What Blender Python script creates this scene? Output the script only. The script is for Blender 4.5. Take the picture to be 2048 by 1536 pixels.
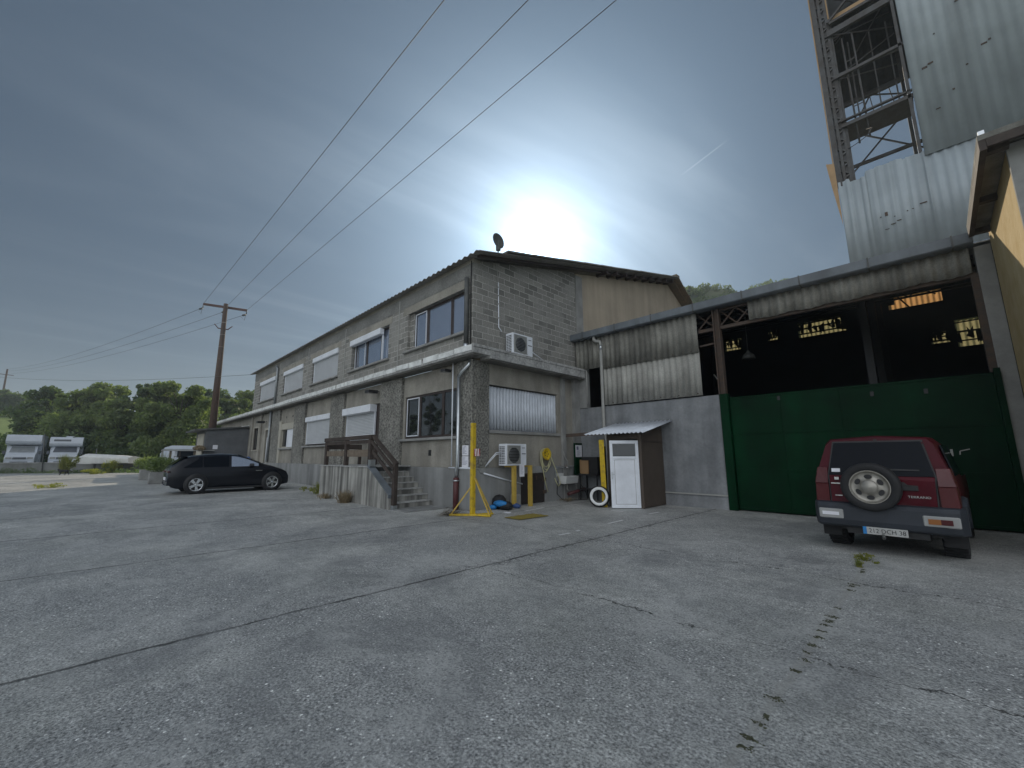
import bpy, bmesh, math, random
import numpy as np
from mathutils import Vector, Matrix
random.seed(7); rng = np.random.default_rng(7)
R = math.radians
for o in list(bpy.data.objects): bpy.data.objects.remove(o, do_unlink=True)
scene = bpy.context.scene
col = scene.collection

# ------------------------------------------------------------------ camera
H_CAM = 1.6; FPX = 831.0; PITCH = 0.1715; ROLL = -0.0049; YAW = 0.7937
_R0 = Vector((math.cos(YAW), math.sin(YAW), 0)); _F0 = Vector((-math.sin(YAW), math.cos(YAW), 0)); _Z = Vector((0, 0, 1))
_F = math.cos(PITCH)*_F0 + math.sin(PITCH)*_Z; _U0 = -math.sin(PITCH)*_F0 + math.cos(PITCH)*_Z
_R = math.cos(ROLL)*_R0 + math.sin(ROLL)*_U0; _U = -math.sin(ROLL)*_R0 + math.cos(ROLL)*_U0
cam_d = bpy.data.cameras.new('camera'); cam = bpy.data.objects.new('camera', cam_d); col.objects.link(cam)
cam_d.sensor_width = 36; cam_d.lens = 36*FPX/2048; cam_d.clip_start = 0.05; cam_d.clip_end = 3000
m3 = Matrix((_R, _U, -_F)).transposed()
cam.matrix_world = Matrix.Translation((0, 0, H_CAM)) @ m3.to_4x4()
scene.camera = cam
def ray(px, py): return (px-1024)/FPX*_R - (py-768)/FPX*_U + _F
def on(px, py, ax, v):            # point of the real plane axis=v seen at a photo pixel (used to measure the place)
    d = ray(px, py); i = 'xyz'.index(ax); c = Vector((0, 0, H_CAM)); return c + d*((v-c[i])/d[i])
def atZ(px, py, zd):              # point at a horizontal distance zd along the view axis
    d = ray(px, py); return Vector((0, 0, H_CAM)) + d*(zd/d.dot(_F0))
def gz(x): return min(max(.012*(-11-x), 0), .36)

# ------------------------------------------------------------------ sun, sky, exposure
SUN = ray(1074, 503).normalized()
SUN_EL = math.asin(SUN.z); SUN_AZ = math.atan2(SUN.x, SUN.y)
sd = bpy.data.lights.new('sun', 'SUN'); sd.energy = 2.6; sd.angle = R(.6); sd.color = (1, .86, .66)
so = bpy.data.objects.new('sun', sd); col.objects.link(so); so.location = (0, 0, 40)
so.rotation_euler = Vector(SUN).to_track_quat('Z', 'Y').to_euler()
W = bpy.data.worlds.new('World'); scene.world = W; W.use_nodes = True
wn = W.node_tree.nodes; wl = W.node_tree.links; wn.clear()
def WN(t, **k):
    n = wn.new(t)
    for a, b in k.items(): setattr(n, a, b)
    return n
def wmath(op, a, b=None, c=None):
    n = WN('ShaderNodeMath', operation=op)
    for i, v in enumerate((a, b, c)):
        if v is None: continue
        if isinstance(v, (int, float)): n.inputs[i].default_value = v
        else: wl.new(v, n.inputs[i])
    return n.outputs[0]
sky = WN('ShaderNodeTexSky', sky_type='NISHITA', sun_disc=False, sun_elevation=SUN_EL, sun_rotation=SUN_AZ, air_density=1.0, dust_density=1.0, ozone_density=1.5, altitude=300)
tc = WN('ShaderNodeTexCoord'); nrm = WN('ShaderNodeVectorMath', operation='NORMALIZE'); wl.new(tc.outputs['Generated'], nrm.inputs[0])
dt = WN('ShaderNodeVectorMath', operation='DOT_PRODUCT'); wl.new(nrm.outputs[0], dt.inputs[0]); dt.inputs[1].default_value = SUN
cosang = wmath('MINIMUM', wmath('MAXIMUM', dt.outputs['Value'], 0.0), 1.0)
sep = WN('ShaderNodeSeparateXYZ'); wl.new(nrm.outputs[0], sep.inputs[0])
zc = wmath('MAXIMUM', sep.outputs[2], 0.045)
# thin cloud sheet (a horizontal layer): streaks running along y
cx = wmath('DIVIDE', sep.outputs[0], zc); cy = wmath('DIVIDE', sep.outputs[1], zc)
comb = WN('ShaderNodeCombineXYZ'); wl.new(wmath('MULTIPLY', cx, .72), comb.inputs[0]); wl.new(wmath('MULTIPLY', cy, .15), comb.inputs[1])
nz = WN('ShaderNodeTexNoise'); nz.inputs['Scale'].default_value = 1.15; nz.inputs['Detail'].default_value = 5; nz.inputs['Roughness'].default_value = .55; nz.inputs['Distortion'].default_value = 1.3
wl.new(comb.outputs[0], nz.inputs['Vector'])
mr = WN('ShaderNodeMapRange', interpolation_type='SMOOTHSTEP'); wl.new(nz.outputs[0], mr.inputs[0]); mr.inputs[1].default_value = .42; mr.inputs[2].default_value = .76
hi_ = WN('ShaderNodeMapRange', interpolation_type='SMOOTHSTEP'); wl.new(sep.outputs[2], hi_.inputs[0]); hi_.inputs[1].default_value = .50; hi_.inputs[2].default_value = .80; hi_.inputs[3].default_value = 1; hi_.inputs[4].default_value = .12
cloud = wmath('MULTIPLY', mr.outputs[0], hi_.outputs[0])
# aureole of the sun seen through the thin cloud
def pw(e, k): return wmath('MULTIPLY', wmath('POWER', cosang, e), k)
aur = wmath('ADD', wmath('ADD', pw(900, 4.0), pw(150, .85)), wmath('ADD', pw(22, .40), pw(5, .12)))
cl_l = wmath('MULTIPLY', cloud, wmath('ADD', wmath('ADD', pw(30, .42), pw(6, .10)), .026))
# luminous haze close to the horizon
hz = wmath('POWER', wmath('SUBTRACT', 1.0, wmath('MINIMUM', wmath('MAXIMUM', sep.outputs[2], 0), 1)), 9)
def wscale(c, f):
    n = WN('ShaderNodeVectorMath', operation='SCALE'); 
    if isinstance(c, tuple): n.inputs[0].default_value = c
    else: wl.new(c, n.inputs[0])
    if isinstance(f, (int, float)): n.inputs['Scale'].default_value = f
    else: wl.new(f, n.inputs['Scale'])
    return n.outputs[0]
def wadd(a, b):
    n = WN('ShaderNodeVectorMath', operation='ADD'); wl.new(a, n.inputs[0]); wl.new(b, n.inputs[1]); return n.outputs[0]
SKY_K = 0.010
skyv = wscale(sky.outputs[0], SKY_K)
vm = WN('ShaderNodeVectorMath', operation='MULTIPLY'); wl.new(skyv, vm.inputs[0]); vm.inputs[1].default_value = (.80, .98, 1.12)
tot = wadd(vm.outputs[0], wscale((.64, .90, 1.18), aur))
tot = wadd(tot, wscale((.88, .96, 1.0), cl_l))
tot = wadd(tot, wscale((.090, .086, .080), hz))
tot = wadd(tot, wscale((.024, .041, .064), 1.0))
# broad bright lobe added to the unseen sky behind the viewer, filling the facades
bk_ = WN('ShaderNodeVectorMath', operation='DOT_PRODUCT'); wl.new(nrm.outputs[0], bk_.inputs[0]); bk_.inputs[1].default_value = (.47, -.84, .27)
tot = wadd(tot, wscale((.80, .82, .84), wmath('MULTIPLY', wmath('POWER', wmath('MAXIMUM', bk_.outputs['Value'], 0.0), 1.9), 1.5)))
# short contrail
ca_, cb_ = ray(1366, 348).normalized(), ray(1450, 284).normalized(); cn_ = ca_.cross(cb_).normalized(); cm_ = (ca_+cb_).normalized()
cd = WN('ShaderNodeVectorMath', operation='DOT_PRODUCT'); wl.new(nrm.outputs[0], cd.inputs[0]); cd.inputs[1].default_value = cn_
ce = WN('ShaderNodeVectorMath', operation='DOT_PRODUCT'); wl.new(nrm.outputs[0], ce.inputs[0]); ce.inputs[1].default_value = cm_
cw = WN('ShaderNodeMapRange', interpolation_type='SMOOTHSTEP'); wl.new(wmath('ABSOLUTE', cd.outputs['Value']), cw.inputs[0]); cw.inputs[1].default_value = .0004; cw.inputs[2].default_value = .0008; cw.inputs[3].default_value = 1; cw.inputs[4].default_value = 0
cl_ = WN('ShaderNodeMapRange', interpolation_type='SMOOTHSTEP'); wl.new(ce.outputs['Value'], cl_.inputs[0]); cl_.inputs[1].default_value = cm_.dot(ca_)-.0004; cl_.inputs[2].default_value = cm_.dot(ca_)+.0008
tot = wadd(tot, wscale((.16, .17, .17), wmath('MULTIPLY', cw.outputs[0], cl_.outputs[0])))
bg = WN('ShaderNodeBackground'); wl.new(tot, bg.inputs[0]); bg.inputs[1].default_value = 1.0
wo = WN('ShaderNodeOutputWorld'); wl.new(bg.outputs[0], wo.inputs[0])
scene.view_settings.view_transform = 'Standard'; scene.view_settings.look = 'None'
scene.view_settings.exposure = 0.3; scene.view_settings.gamma = 1.0
scene.render.engine = 'CYCLES'
scene.cycles.max_bounces = 6; scene.cycles.diffuse_bounces = 3; scene.cycles.transparent_max_bounces = 6

# ------------------------------------------------------------------ mesh helpers
class MB:
    def __init__(s): s.v = []; s.f = []; s.sm = []
    def add(s, vs, fs, smooth=False):
        o = len(s.v); s.v += [tuple(v) for v in vs]; s.f += [tuple(i+o for i in f) for f in fs]; s.sm += [smooth]*len(fs); return s
    def box(s, x0, x1, y0, y1, z0, z1):
        return s.add([(x0,y0,z0),(x1,y0,z0),(x1,y1,z0),(x0,y1,z0),(x0,y0,z1),(x1,y0,z1),(x1,y1,z1),(x0,y1,z1)],
                     [(3,2,1,0),(4,5,6,7),(0,1,5,4),(1,2,6,5),(2,3,7,6),(3,0,4,7)])
    def bar(s, a, b, w, h, up=(0,0,1)):      # rectangular bar from a to b
        a = Vector(a); b = Vector(b); d = (b-a).normalized(); u = Vector(up)
        if abs(d.dot(u)) > .98: u = Vector((0,1,0))
        x = d.cross(u).normalized(); y = x.cross(d).normalized()
        p = [a+x*i*w/2+y*j*h/2 for i, j in ((-1,-1),(1,-1),(1,1),(-1,1))]; q = [v+(b-a) for v in p]
        return s.add(p+q, [(3,2,1,0),(4,5,6,7),(0,1,5,4),(1,2,6,5),(2,3,7,6),(3,0,4,7)])
    def tube(s, pts, r, n=8, cap=True):      # r may be a list
        pts = [Vector(p) for p in pts]; rs = r if isinstance(r, (list, tuple)) else [r]*len(pts)
        vs = []; fs = []; px = None
        for i, p in enumerate(pts):
            d = (pts[min(i+1, len(pts)-1)]-pts[max(i-1, 0)]).normalized()
            if px is None: px = d.cross(Vector((0,0,1)) if abs(d.z) < .9 else Vector((1,0,0))).normalized()
            px = (px-d*px.dot(d)).normalized(); py = d.cross(px)
            for k in range(n):
                a = 2*math.pi*k/n; vs.append(p+(px*math.cos(a)+py*math.sin(a))*rs[i])
        for i in range(len(pts)-1):
            for k in range(n):
                fs.append((i*n+k, i*n+(k+1)%n, (i+1)*n+(k+1)%n, (i+1)*n+k))
        s.add(vs, fs, True)
        if cap:
            o = len(s.v)-len(vs)
            s.f.append(tuple(o+k for k in reversed(range(n)))); s.sm.append(False)
            s.f.append(tuple(o+(len(pts)-1)*n+k for k in range(n))); s.sm.append(False)
        return s
    def prism(s, poly, fn, t0, t1, smooth=False):   # poly of (a,b); fn(a,b,t)->xyz
        n = len(poly); vs = [fn(a, b, t0) for a, b in poly]+[fn(a, b, t1) for a, b in poly]
        s.add(vs, [tuple(reversed(range(n))), tuple(range(n, 2*n))])
        s.add(vs, [(i, (i+1) % n, n+(i+1) % n, n+i) for i in range(n)], smooth); return s
    def lathe(s, prof, o, ax, n=24):         # prof (r, h) along axis ax from o
        o = Vector(o); ax = Vector(ax).normalized(); u = ax.orthogonal().normalized(); w = ax.cross(u); vs = []; fs = []
        for r, h in prof:
            for k in range(n):
                a = 2*math.pi*k/n; vs.append(o+ax*h+(u*math.cos(a)+w*math.sin(a))*r)
        for i in range(len(prof)-1):
            for k in range(n): fs.append((i*n+k, i*n+(k+1) % n, (i+1)*n+(k+1) % n, (i+1)*n+k))
        return s.add(vs, fs, True)
    def grid(s, nu, nv, fn, smooth=True):
        vs = [fn(i/nu, j/nv) for j in range(nv+1) for i in range(nu+1)]
        return s.add(vs, [(j*(nu+1)+i, j*(nu+1)+i+1, (j+1)*(nu+1)+i+1, (j+1)*(nu+1)+i) for j in range(nv) for i in range(nu)], smooth)
    def blob(s, c, r, n=10, jit=0.0):
        c = Vector(c); rr = r if isinstance(r, (tuple, list)) else (r, r, r); vs = []; m = n//2
        for j in range(m+1):
            th = math.pi*j/m
            for i in range(n):
                a = 2*math.pi*i/n; k = 1+random.uniform(-jit, jit)
                vs.append(c+Vector((rr[0]*math.sin(th)*math.cos(a)*k, rr[1]*math.sin(th)*math.sin(a)*k, rr[2]*math.cos(th)*k)))
        return s.add(vs, [(j*n+i, j*n+(i+1) % n, (j+1)*n+(i+1) % n, (j+1)*n+i) for j in range(m) for i in range(n)], True)
    def parts(s):                            # connected pieces as separate builders
        par = list(range(len(s.v)))
        def find(a):
            while par[a] != a: par[a] = par[par[a]]; a = par[a]
            return a
        for f in s.f:
            for k in f[1:]: par[find(k)] = find(f[0])
        out = {}
        for f, sm in zip(s.f, s.sm): out.setdefault(find(f[0]), []).append((f, sm))
        res = []
        for fs in out.values():
            ids = sorted({i for f, _ in fs for i in f}); mp = {i: k for k, i in enumerate(ids)}; m = MB()
            m.v = [s.v[i] for i in ids]; m.f = [tuple(mp[i] for i in f) for f, _ in fs]; m.sm = [q for _, q in fs]; res.append(m)
        return res
    def build(s, name, mat, parent=None, bevel=0, solid=0, seg=1):
        if name in SPLIT:
            ps = s.parts()
            if len(ps) > 1:
                for p in ps: p.build(name+' ', mat, parent, bevel, solid, seg)
                return None
        name = name.strip()
        me = bpy.data.meshes.new(name); off = Vector((0,0,0))
        if parent is not None and parent.name in ORG: off = ORG[parent.name]
        me.from_pydata([tuple(Vector(v)-off) for v in s.v], [], s.f); me.materials.append(mat)
        me.polygons.foreach_set('use_smooth', s.sm); me.update()
        o = bpy.data.objects.new(name, me); col.objects.link(o)
        if parent is not None:
            o.parent = parent
            if parent.name in ORG: ORG[o.name] = off      # sub-parts share the thing's origin
        if solid:
            md = o.modifiers.new('s', 'SOLIDIFY'); md.thickness = solid; md.offset = 0
        if bevel:
            md = o.modifiers.new('b', 'BEVEL'); md.width = bevel; md.segments = seg; md.limit_method = 'ANGLE'; md.angle_limit = R(40)
        return o
ORG = {}
SPLIT = {'gutter_bracket', 'purlin_scrap', 'rafter_end', 'rendered_pier', 'front_beam', 'hinge', 'slot', 'side_window', 'guide_rail', 'white_edging', 'railing_post', 'vent', 'frame_beam', 'back_bracing', 'gate_post', 'window_surround', 'door_surround', 'roof_bolt', 'wall_joint_strip', 'pilaster', 'end_wall', 'ledge_soffit', 'fan_opening', 'inner_partition', 'inner_bracing', 'trailer_frame', 'bracket'}
def empty(name, loc, label=None, cat=None, group=None, rz=0, local=False):
    o = bpy.data.objects.new(name, None); col.objects.link(o); o.location = loc; o.rotation_euler.z = rz; o.empty_display_size = .3
    if not local: ORG[o.name] = Vector(loc)      # parts are given in world coordinates
    if label: tag(o, label, cat, group)
    return o
def tag(o, label=None, cat=None, group=None, kind=None):
    if label: o['label'] = label
    if cat: o['category'] = cat
    if group: o['group'] = group
    if kind: o['kind'] = kind
    return o
def copy_tree(o, parent=None):
    c = o.copy(); col.objects.link(c); c.parent = parent
    for ch in list(o.children): copy_tree(ch, c)
    return c
def text(body, size, name, mat, parent, mw, ext=.003, align='CENTER', sx=1.0):
    cu = bpy.data.curves.new(name, 'FONT'); cu.body = body; cu.size = size; cu.extrude = ext; cu.align_x = align; cu.align_y = 'CENTER'
    t = bpy.data.objects.new('tmp_text', cu); col.objects.link(t); dg = bpy.context.evaluated_depsgraph_get()
    me = bpy.data.meshes.new_from_object(t.evaluated_get(dg)); bpy.data.objects.remove(t)
    me.transform(mw @ Matrix.Diagonal((sx, 1, 1, 1)))
    off = ORG.get(parent.name, Vector((0,0,0))); me.transform(Matrix.Translation(-off))
    me.materials.clear(); me.materials.append(mat); me.name = name
    o = bpy.data.objects.new(name, me); col.objects.link(o); o.parent = parent; return o

# ------------------------------------------------------------------ materials
def mat(name, c, rough=.8, metal=0.0, var=.18, scale=1.5, c2=None, bump=0.0, bscale=60, det=5, spec=.5, streak=0.0, coat=0.0, fine=0.0, thr=None, ior=None):
    m = bpy.data.materials.new(name); m.use_nodes = True; nt = m.node_tree; n = nt.nodes; l = nt.links
    b = n['Principled BSDF']; b.inputs['Roughness'].default_value = rough; b.inputs['Metallic'].default_value = metal
    b.inputs['Specular IOR Level'].default_value = spec; b.inputs['Coat Weight'].default_value = coat
    if ior: b.inputs['IOR'].default_value = ior
    g = n.new('ShaderNodeNewGeometry')
    t = n.new('ShaderNodeTexNoise'); t.inputs['Scale'].default_value = scale; t.inputs['Detail'].default_value = det; t.inputs['Roughness'].default_value = .6
    l.new(g.outputs['Position'], t.inputs['Vector'])
    rp = n.new('ShaderNodeMapRange'); l.new(t.outputs[0], rp.inputs[0])
    rp.inputs[1].default_value, rp.inputs[2].default_value = thr or (.3, .7)
    mx = n.new('ShaderNodeMix'); mx.data_type = 'RGBA'; l.new(rp.outputs[0], mx.inputs[0])
    ca = tuple(max(0, v*(1-var)) for v in c) if c2 is None else c; cb = tuple(min(1, v*(1+var)) for v in c) if c2 is None else c2
    mx.inputs[6].default_value = (*ca, 1); mx.inputs[7].default_value = (*cb, 1); out = mx.outputs[2]
    def mulnoise(sc_vec, lo, hi, out, detail=4, scale_=1.0, a=.35, bb=.65):
        mp = n.new('ShaderNodeMapping'); mp.inputs['Scale'].default_value = sc_vec; l.new(g.outputs['Position'], mp.inputs[0])
        t2 = n.new('ShaderNodeTexNoise'); t2.inputs['Scale'].default_value = scale_; t2.inputs['Detail'].default_value = detail; l.new(mp.outputs[0], t2.inputs['Vector'])
        r2 = n.new('ShaderNodeMapRange'); l.new(t2.outputs[0], r2.inputs[0]); r2.inputs[1].default_value = a; r2.inputs[2].default_value = bb; r2.inputs[3].default_value = lo; r2.inputs[4].default_value = hi
        v = n.new('ShaderNodeVectorMath'); v.operation = 'SCALE'; l.new(out, v.inputs[0]); l.new(r2.outputs[0], v.inputs['Scale']); return v.outputs[0]
    if streak: out = mulnoise((2.3, 2.3, .22) if streak < .5 else (5, 5, .35), 1-streak, 1+streak*.4, out, 5)
    if fine: out = mulnoise((1, 1, 1), 1-fine, 1+fine, out, 3, bscale)
    l.new(out, b.inputs['Base Color'])
    if bump:
        t3 = n.new('ShaderNodeTexNoise'); t3.inputs['Scale'].default_value = bscale; t3.inputs['Detail'].default_value = 3; l.new(g.outputs['Position'], t3.inputs['Vector'])
        bp = n.new('ShaderNodeBump'); bp.inputs['Strength'].default_value = bump; bp.inputs['Distance'].default_value = .02; l.new(t3.outputs[0], bp.inputs['Height']); l.new(bp.outputs[0], b.inputs['Normal'])
    m['b'] = 1
    return m
M = {}
M['render'] = mat('smooth_render', (.30,.283,.245), .9, fine=.10, var=.20, scale=1.2, bump=.25, bscale=30, streak=.16)
M['rough'] = mat('roughcast', (.20,.195,.175), .95, var=.25, scale=1.1, bump=1.0, bscale=17, fine=.5, streak=.15)
M['plinth'] = mat('plinth_render', (.27,.275,.27), .9, var=.2, scale=.9, bump=.3, bscale=22, streak=.28)
M['stairwall'] = mat('weathered_concrete', (.32,.315,.29), .9, var=.22, scale=1.3, bump=.3, bscale=20, streak=.62)
M['slab'] = mat('edge_concrete', (.36,.36,.35), .9, var=.3, scale=3, bump=.5, bscale=12, fine=.15)
M['slabcap'] = mat('ledge_flashing', (.74,.75,.73), .4, var=.25, scale=4, bump=.6, bscale=9)
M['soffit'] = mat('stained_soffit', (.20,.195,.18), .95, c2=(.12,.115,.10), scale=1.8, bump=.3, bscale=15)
M['beige'] = mat('beige_render', (.44,.375,.29), .9, var=.1, scale=.8, bump=.3, bscale=18, streak=.12)
M['hwall'] = mat('hangar_render', (.205,.215,.225), .9, c2=(.31,.32,.33), scale=.9, bump=.25, bscale=15, streak=.25, fine=.06, thr=(.4,.68))
M['yellow'] = mat('ochre_render', (.46,.33,.14), .9, c2=(.56,.44,.24), scale=2.2, bump=.5, bscale=9)
M['cgrey'] = mat('grey_concrete', (.27,.27,.26), .9, var=.25, scale=1.6, bump=.4, bscale=14)
M['brown'] = mat('brown_frame', (.045,.032,.028), .5, var=.25, scale=4)
M['wood'] = mat('dark_wood', (.06,.045,.037), .75, var=.35, scale=6, bump=.3, bscale=40, streak=.2)
M['wood2'] = mat('faded_plank', (.17,.135,.10), .8, var=.3, scale=6, bump=.3, bscale=40)
M['white'] = mat('white_plastic', (.76,.79,.84), .45, var=.07, streak=.06, scale=3)
M['whitep'] = mat('white_paint_worn', (.70,.71,.70), .6, var=.12, scale=14)
M['shutter'] = mat('roller_shutter', (.60,.62,.64), .5, var=.06, scale=2)
M['wcorr'] = mat('white_corrugated', (.62,.66,.72), .45, var=.1, scale=3, streak=.1)
M['fibre'] = mat('fibre_cement', (.27,.265,.235), .9, c2=(.16,.155,.135), scale=1.6, bump=.3, bscale=30, streak=.4, fine=.12)
M['fibre_l'] = mat('fibre_cement_pale', (.42,.415,.38), .9, c2=(.28,.275,.25), scale=1.7, bump=.3, bscale=30, streak=.3, fine=.1)
M['roof'] = mat('roof_fibre_cement', (.25,.245,.23), .9, c2=(.16,.15,.13), scale=1.4, bump=.4, bscale=18, fine=.15)
M['tile'] = mat('clay_tile', (.22,.16,.11), .85, c2=(.13,.12,.09), scale=5, bump=.4, bscale=20)
M['fascia'] = mat('gutter_metal', (.15,.17,.19), .55, var=.22, scale=1.6, streak=.2)
M['zinc'] = mat('galvanised', (.55,.58,.60), .28, metal=.9, var=.12, scale=6)
M['zincd'] = mat('dull_zinc', (.30,.32,.33), .5, metal=.6, var=.15, scale=4)
M['pvc'] = mat('grey_pipe', (.33,.33,.31), .6, var=.12, scale=3)
M['redpipe'] = mat('maroon_pipe', (.085,.022,.022), .5, var=.2, scale=5)
M['rust'] = mat('rusty_steel', (.10,.065,.045), .85, c2=(.06,.05,.045), scale=6, bump=.3, bscale=30)
M['steel'] = mat('painted_steel', (.085,.088,.085), .6, var=.3, scale=5)
M['steel2'] = mat('tower_steel', (.085,.088,.092), .6, c2=(.045,.035,.03), scale=3)
M['green'] = mat('green_gate_paint', (.0008,.024,.008), .42, var=.4, spec=.09, scale=.8, bump=.5, bscale=1.3, streak=.2)
M['tower'] = mat('tower_sheet', (.34,.385,.41), .5, var=.12, scale=.9, streak=.16)
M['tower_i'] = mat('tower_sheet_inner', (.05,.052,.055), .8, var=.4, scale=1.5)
M['orange'] = mat('ochre_sheet', (.42,.27,.14), .7, var=.15, scale=3)
M['ybeam'] = mat('yellow_paint', (.62,.43,.02), .5, c2=(.34,.22,.05), scale=7, thr=(.5,.72), fine=.1)
M['ydull'] = mat('yellow_steel', (.52,.36,.07), .55, var=.15, scale=9)
M['hose'] = mat('pale_hose', (.50,.48,.28), .5, var=.1)
M['black'] = mat('black_rubber', (.014,.014,.015), .7, var=.2, scale=20, bump=.2, bscale=60)
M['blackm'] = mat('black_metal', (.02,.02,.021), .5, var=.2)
M['hatch'] = mat('rusty_hatch', (.040,.030,.026), .8, c2=(.022,.019,.018), scale=4, bump=.2)
M['shedb'] = mat('shed_panel', (.085,.066,.052), .7, var=.12, scale=3, bump=.1)
M['ceramic'] = mat('white_ceramic', (.62,.63,.62), .25, var=.06)
M['paper'] = mat('paper', (.78,.78,.82), .7, var=.04)
M['ink'] = mat('print_ink', (.22,.23,.32), .8)
M['redp'] = mat('red_paint', (.25,.03,.03), .5)
M['blue'] = mat('blue_plastic', (.02,.20,.50), .45, var=.2, scale=12)
M['bluet'] = mat('blue_tarp', (.05,.10,.26), .6, var=.3, scale=4, bump=.5, bscale=6)
M['pole'] = mat('pole_wood', (.10,.062,.045), .85, c2=(.065,.045,.036), scale=2, streak=.2)
M['xarm'] = mat('crossarm', (.09,.05,.045), .8, var=.2)
M['insul'] = mat('insulator', (.06,.07,.07), .3)
M['wire'] = mat('wire', (.09,.095,.10), .6)
M['carblk'] = mat('black_car_paint', (.003,.004,.008), .25, var=.1, coat=.25, spec=.35)
M['cargls'] = mat('car_glass', (.004,.006,.010), .08, var=.05, spec=.25, ior=1.33)
M['carred'] = mat('maroon_car_paint', (.066,.003,.009), .38, var=.2, scale=3, coat=.12, spec=.15)
M['bumper'] = mat('grey_bumper', (.026,.031,.040), .55, var=.25, scale=3)
M['tail'] = mat('tail_lamp', (.075,.006,.008), .25, var=.2)
M['lampc'] = mat('clear_lamp', (.36,.36,.35), .2)
M['amber'] = mat('amber_lens', (.32,.12,.03), .3)
M['chrome'] = mat('chrome', (.7,.7,.7), .2, metal=1)
M['rim'] = mat('alloy_rim', (.36,.34,.30), .35, metal=.5, var=.15, scale=12)
M['rimk'] = mat('machined_rim', (.72,.74,.76), .25, metal=.8)
M['moho'] = mat('camper_shell', (.62,.66,.72), .4, var=.05)
M['mohod'] = mat('camper_trim', (.10,.11,.13), .4)
M['tarp'] = mat('white_tarp', (.66,.66,.64), .6, var=.14, scale=1.2, bump=.6, bscale=3)
M['caravan'] = mat('caravan_shell', (.60,.66,.75), .4, var=.05)
M['annex'] = mat('dark_roughcast', (.13,.135,.14), .95, var=.2, scale=1.2, bump=1.0, bscale=24, fine=.3)
M['cream'] = mat('cream_render', (.42,.40,.34), .9, var=.1)
M['lowwall'] = mat('yard_wall', (.24,.25,.24), .9, c2=(.13,.13,.12), scale=.8, bump=.3)
M['cat'] = mat('cat_fur', (.008,.008,.009), .85)
M['leaf'] = mat('leaf_mid', (.10,.14,.065), .6, c2=(.21,.245,.11), scale=1.6)
M['leafd'] = mat('leaf_dark', (.06,.095,.05), .6, c2=(.13,.17,.08), scale=1.5)
M['leafl'] = mat('leaf_light', (.085,.115,.045), .6, c2=(.12,.15,.055), scale=.9)
M['dry'] = mat('dry_stems', (.22,.17,.10), .85, var=.3, scale=10)
M['weed'] = mat('weed_green', (.16,.19,.05), .8, c2=(.28,.25,.08), scale=10)
M['bark'] = mat('bark', (.06,.05,.04), .9, var=.3, scale=5)
M['moss'] = mat('moss_mat', (.20,.16,.03), .9, c2=(.30,.23,.04), scale=18, bump=.5)
for k in ('leaf', 'leafd', 'leafl', 'weed'):          # leaves let light through
    m = M[k]; nt = m.node_tree; b = nt.nodes['Principled BSDF']; tr = nt.nodes.new('ShaderNodeBsdfTranslucent'); mx = nt.nodes.new('ShaderNodeMixShader')
    src = b.inputs['Base Color'].links[0].from_socket; sc = nt.nodes.new('ShaderNodeVectorMath'); sc.operation = 'MULTIPLY'; sc.inputs[1].default_value = (1.6, 1.8, .9)
    nt.links.new(src, sc.inputs[0]); nt.links.new(sc.outputs[0], tr.inputs[0]); mx.inputs[0].default_value = .5
    nt.links.new(b.outputs[0], mx.inputs[1]); nt.links.new(tr.outputs[0], mx.inputs[2]); nt.links.new(mx.outputs[0], nt.nodes['Material Output'].inputs[0])
def glass(name, c, rough=.03, ior=1.75):
    return mat(name, c, rough, var=.05, spec=.5, ior=ior)
M['glass'] = glass('window_glass', (.016,.018,.02), ior=1.9)
M['glass2'] = mat('window_glass_upper', (.42,.47,.56), .04, metal=.75, var=.04)
def translucent(name, c):
    m = bpy.data.materials.new(name); m.use_nodes = True; nt = m.node_tree; n = nt.nodes; n.clear()
    t = n.new('ShaderNodeBsdfTranslucent'); d = n.new('ShaderNodeBsdfDiffuse'); mx = n.new('ShaderNodeMixShader'); o = n.new('ShaderNodeOutputMaterial')
    nz = n.new('ShaderNodeTexNoise'); g = n.new('ShaderNodeNewGeometry'); nz.inputs['Scale'].default_value = 4; nt.links.new(g.outputs['Position'], nz.inputs['Vector'])
    r = n.new('ShaderNodeMix'); r.data_type = 'RGBA'; nt.links.new(nz.outputs[0], r.inputs[0]); r.inputs[6].default_value = (*[v*.6 for v in c], 1); r.inputs[7].default_value = (*c, 1)
    nt.links.new(r.outputs[2], t.inputs[0]); d.inputs[0].default_value = (*c, 1); mx.inputs[0].default_value = .25
    nt.links.new(t.outputs[0], mx.inputs[1]); nt.links.new(d.outputs[0], mx.inputs[2]); nt.links.new(mx.outputs[0], o.inputs[0]); return m
M['trans_o'] = translucent('translucent_ochre', (.75,.42,.18))
M['trans_y'] = translucent('translucent_yellow', (.40,.36,.20))

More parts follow.
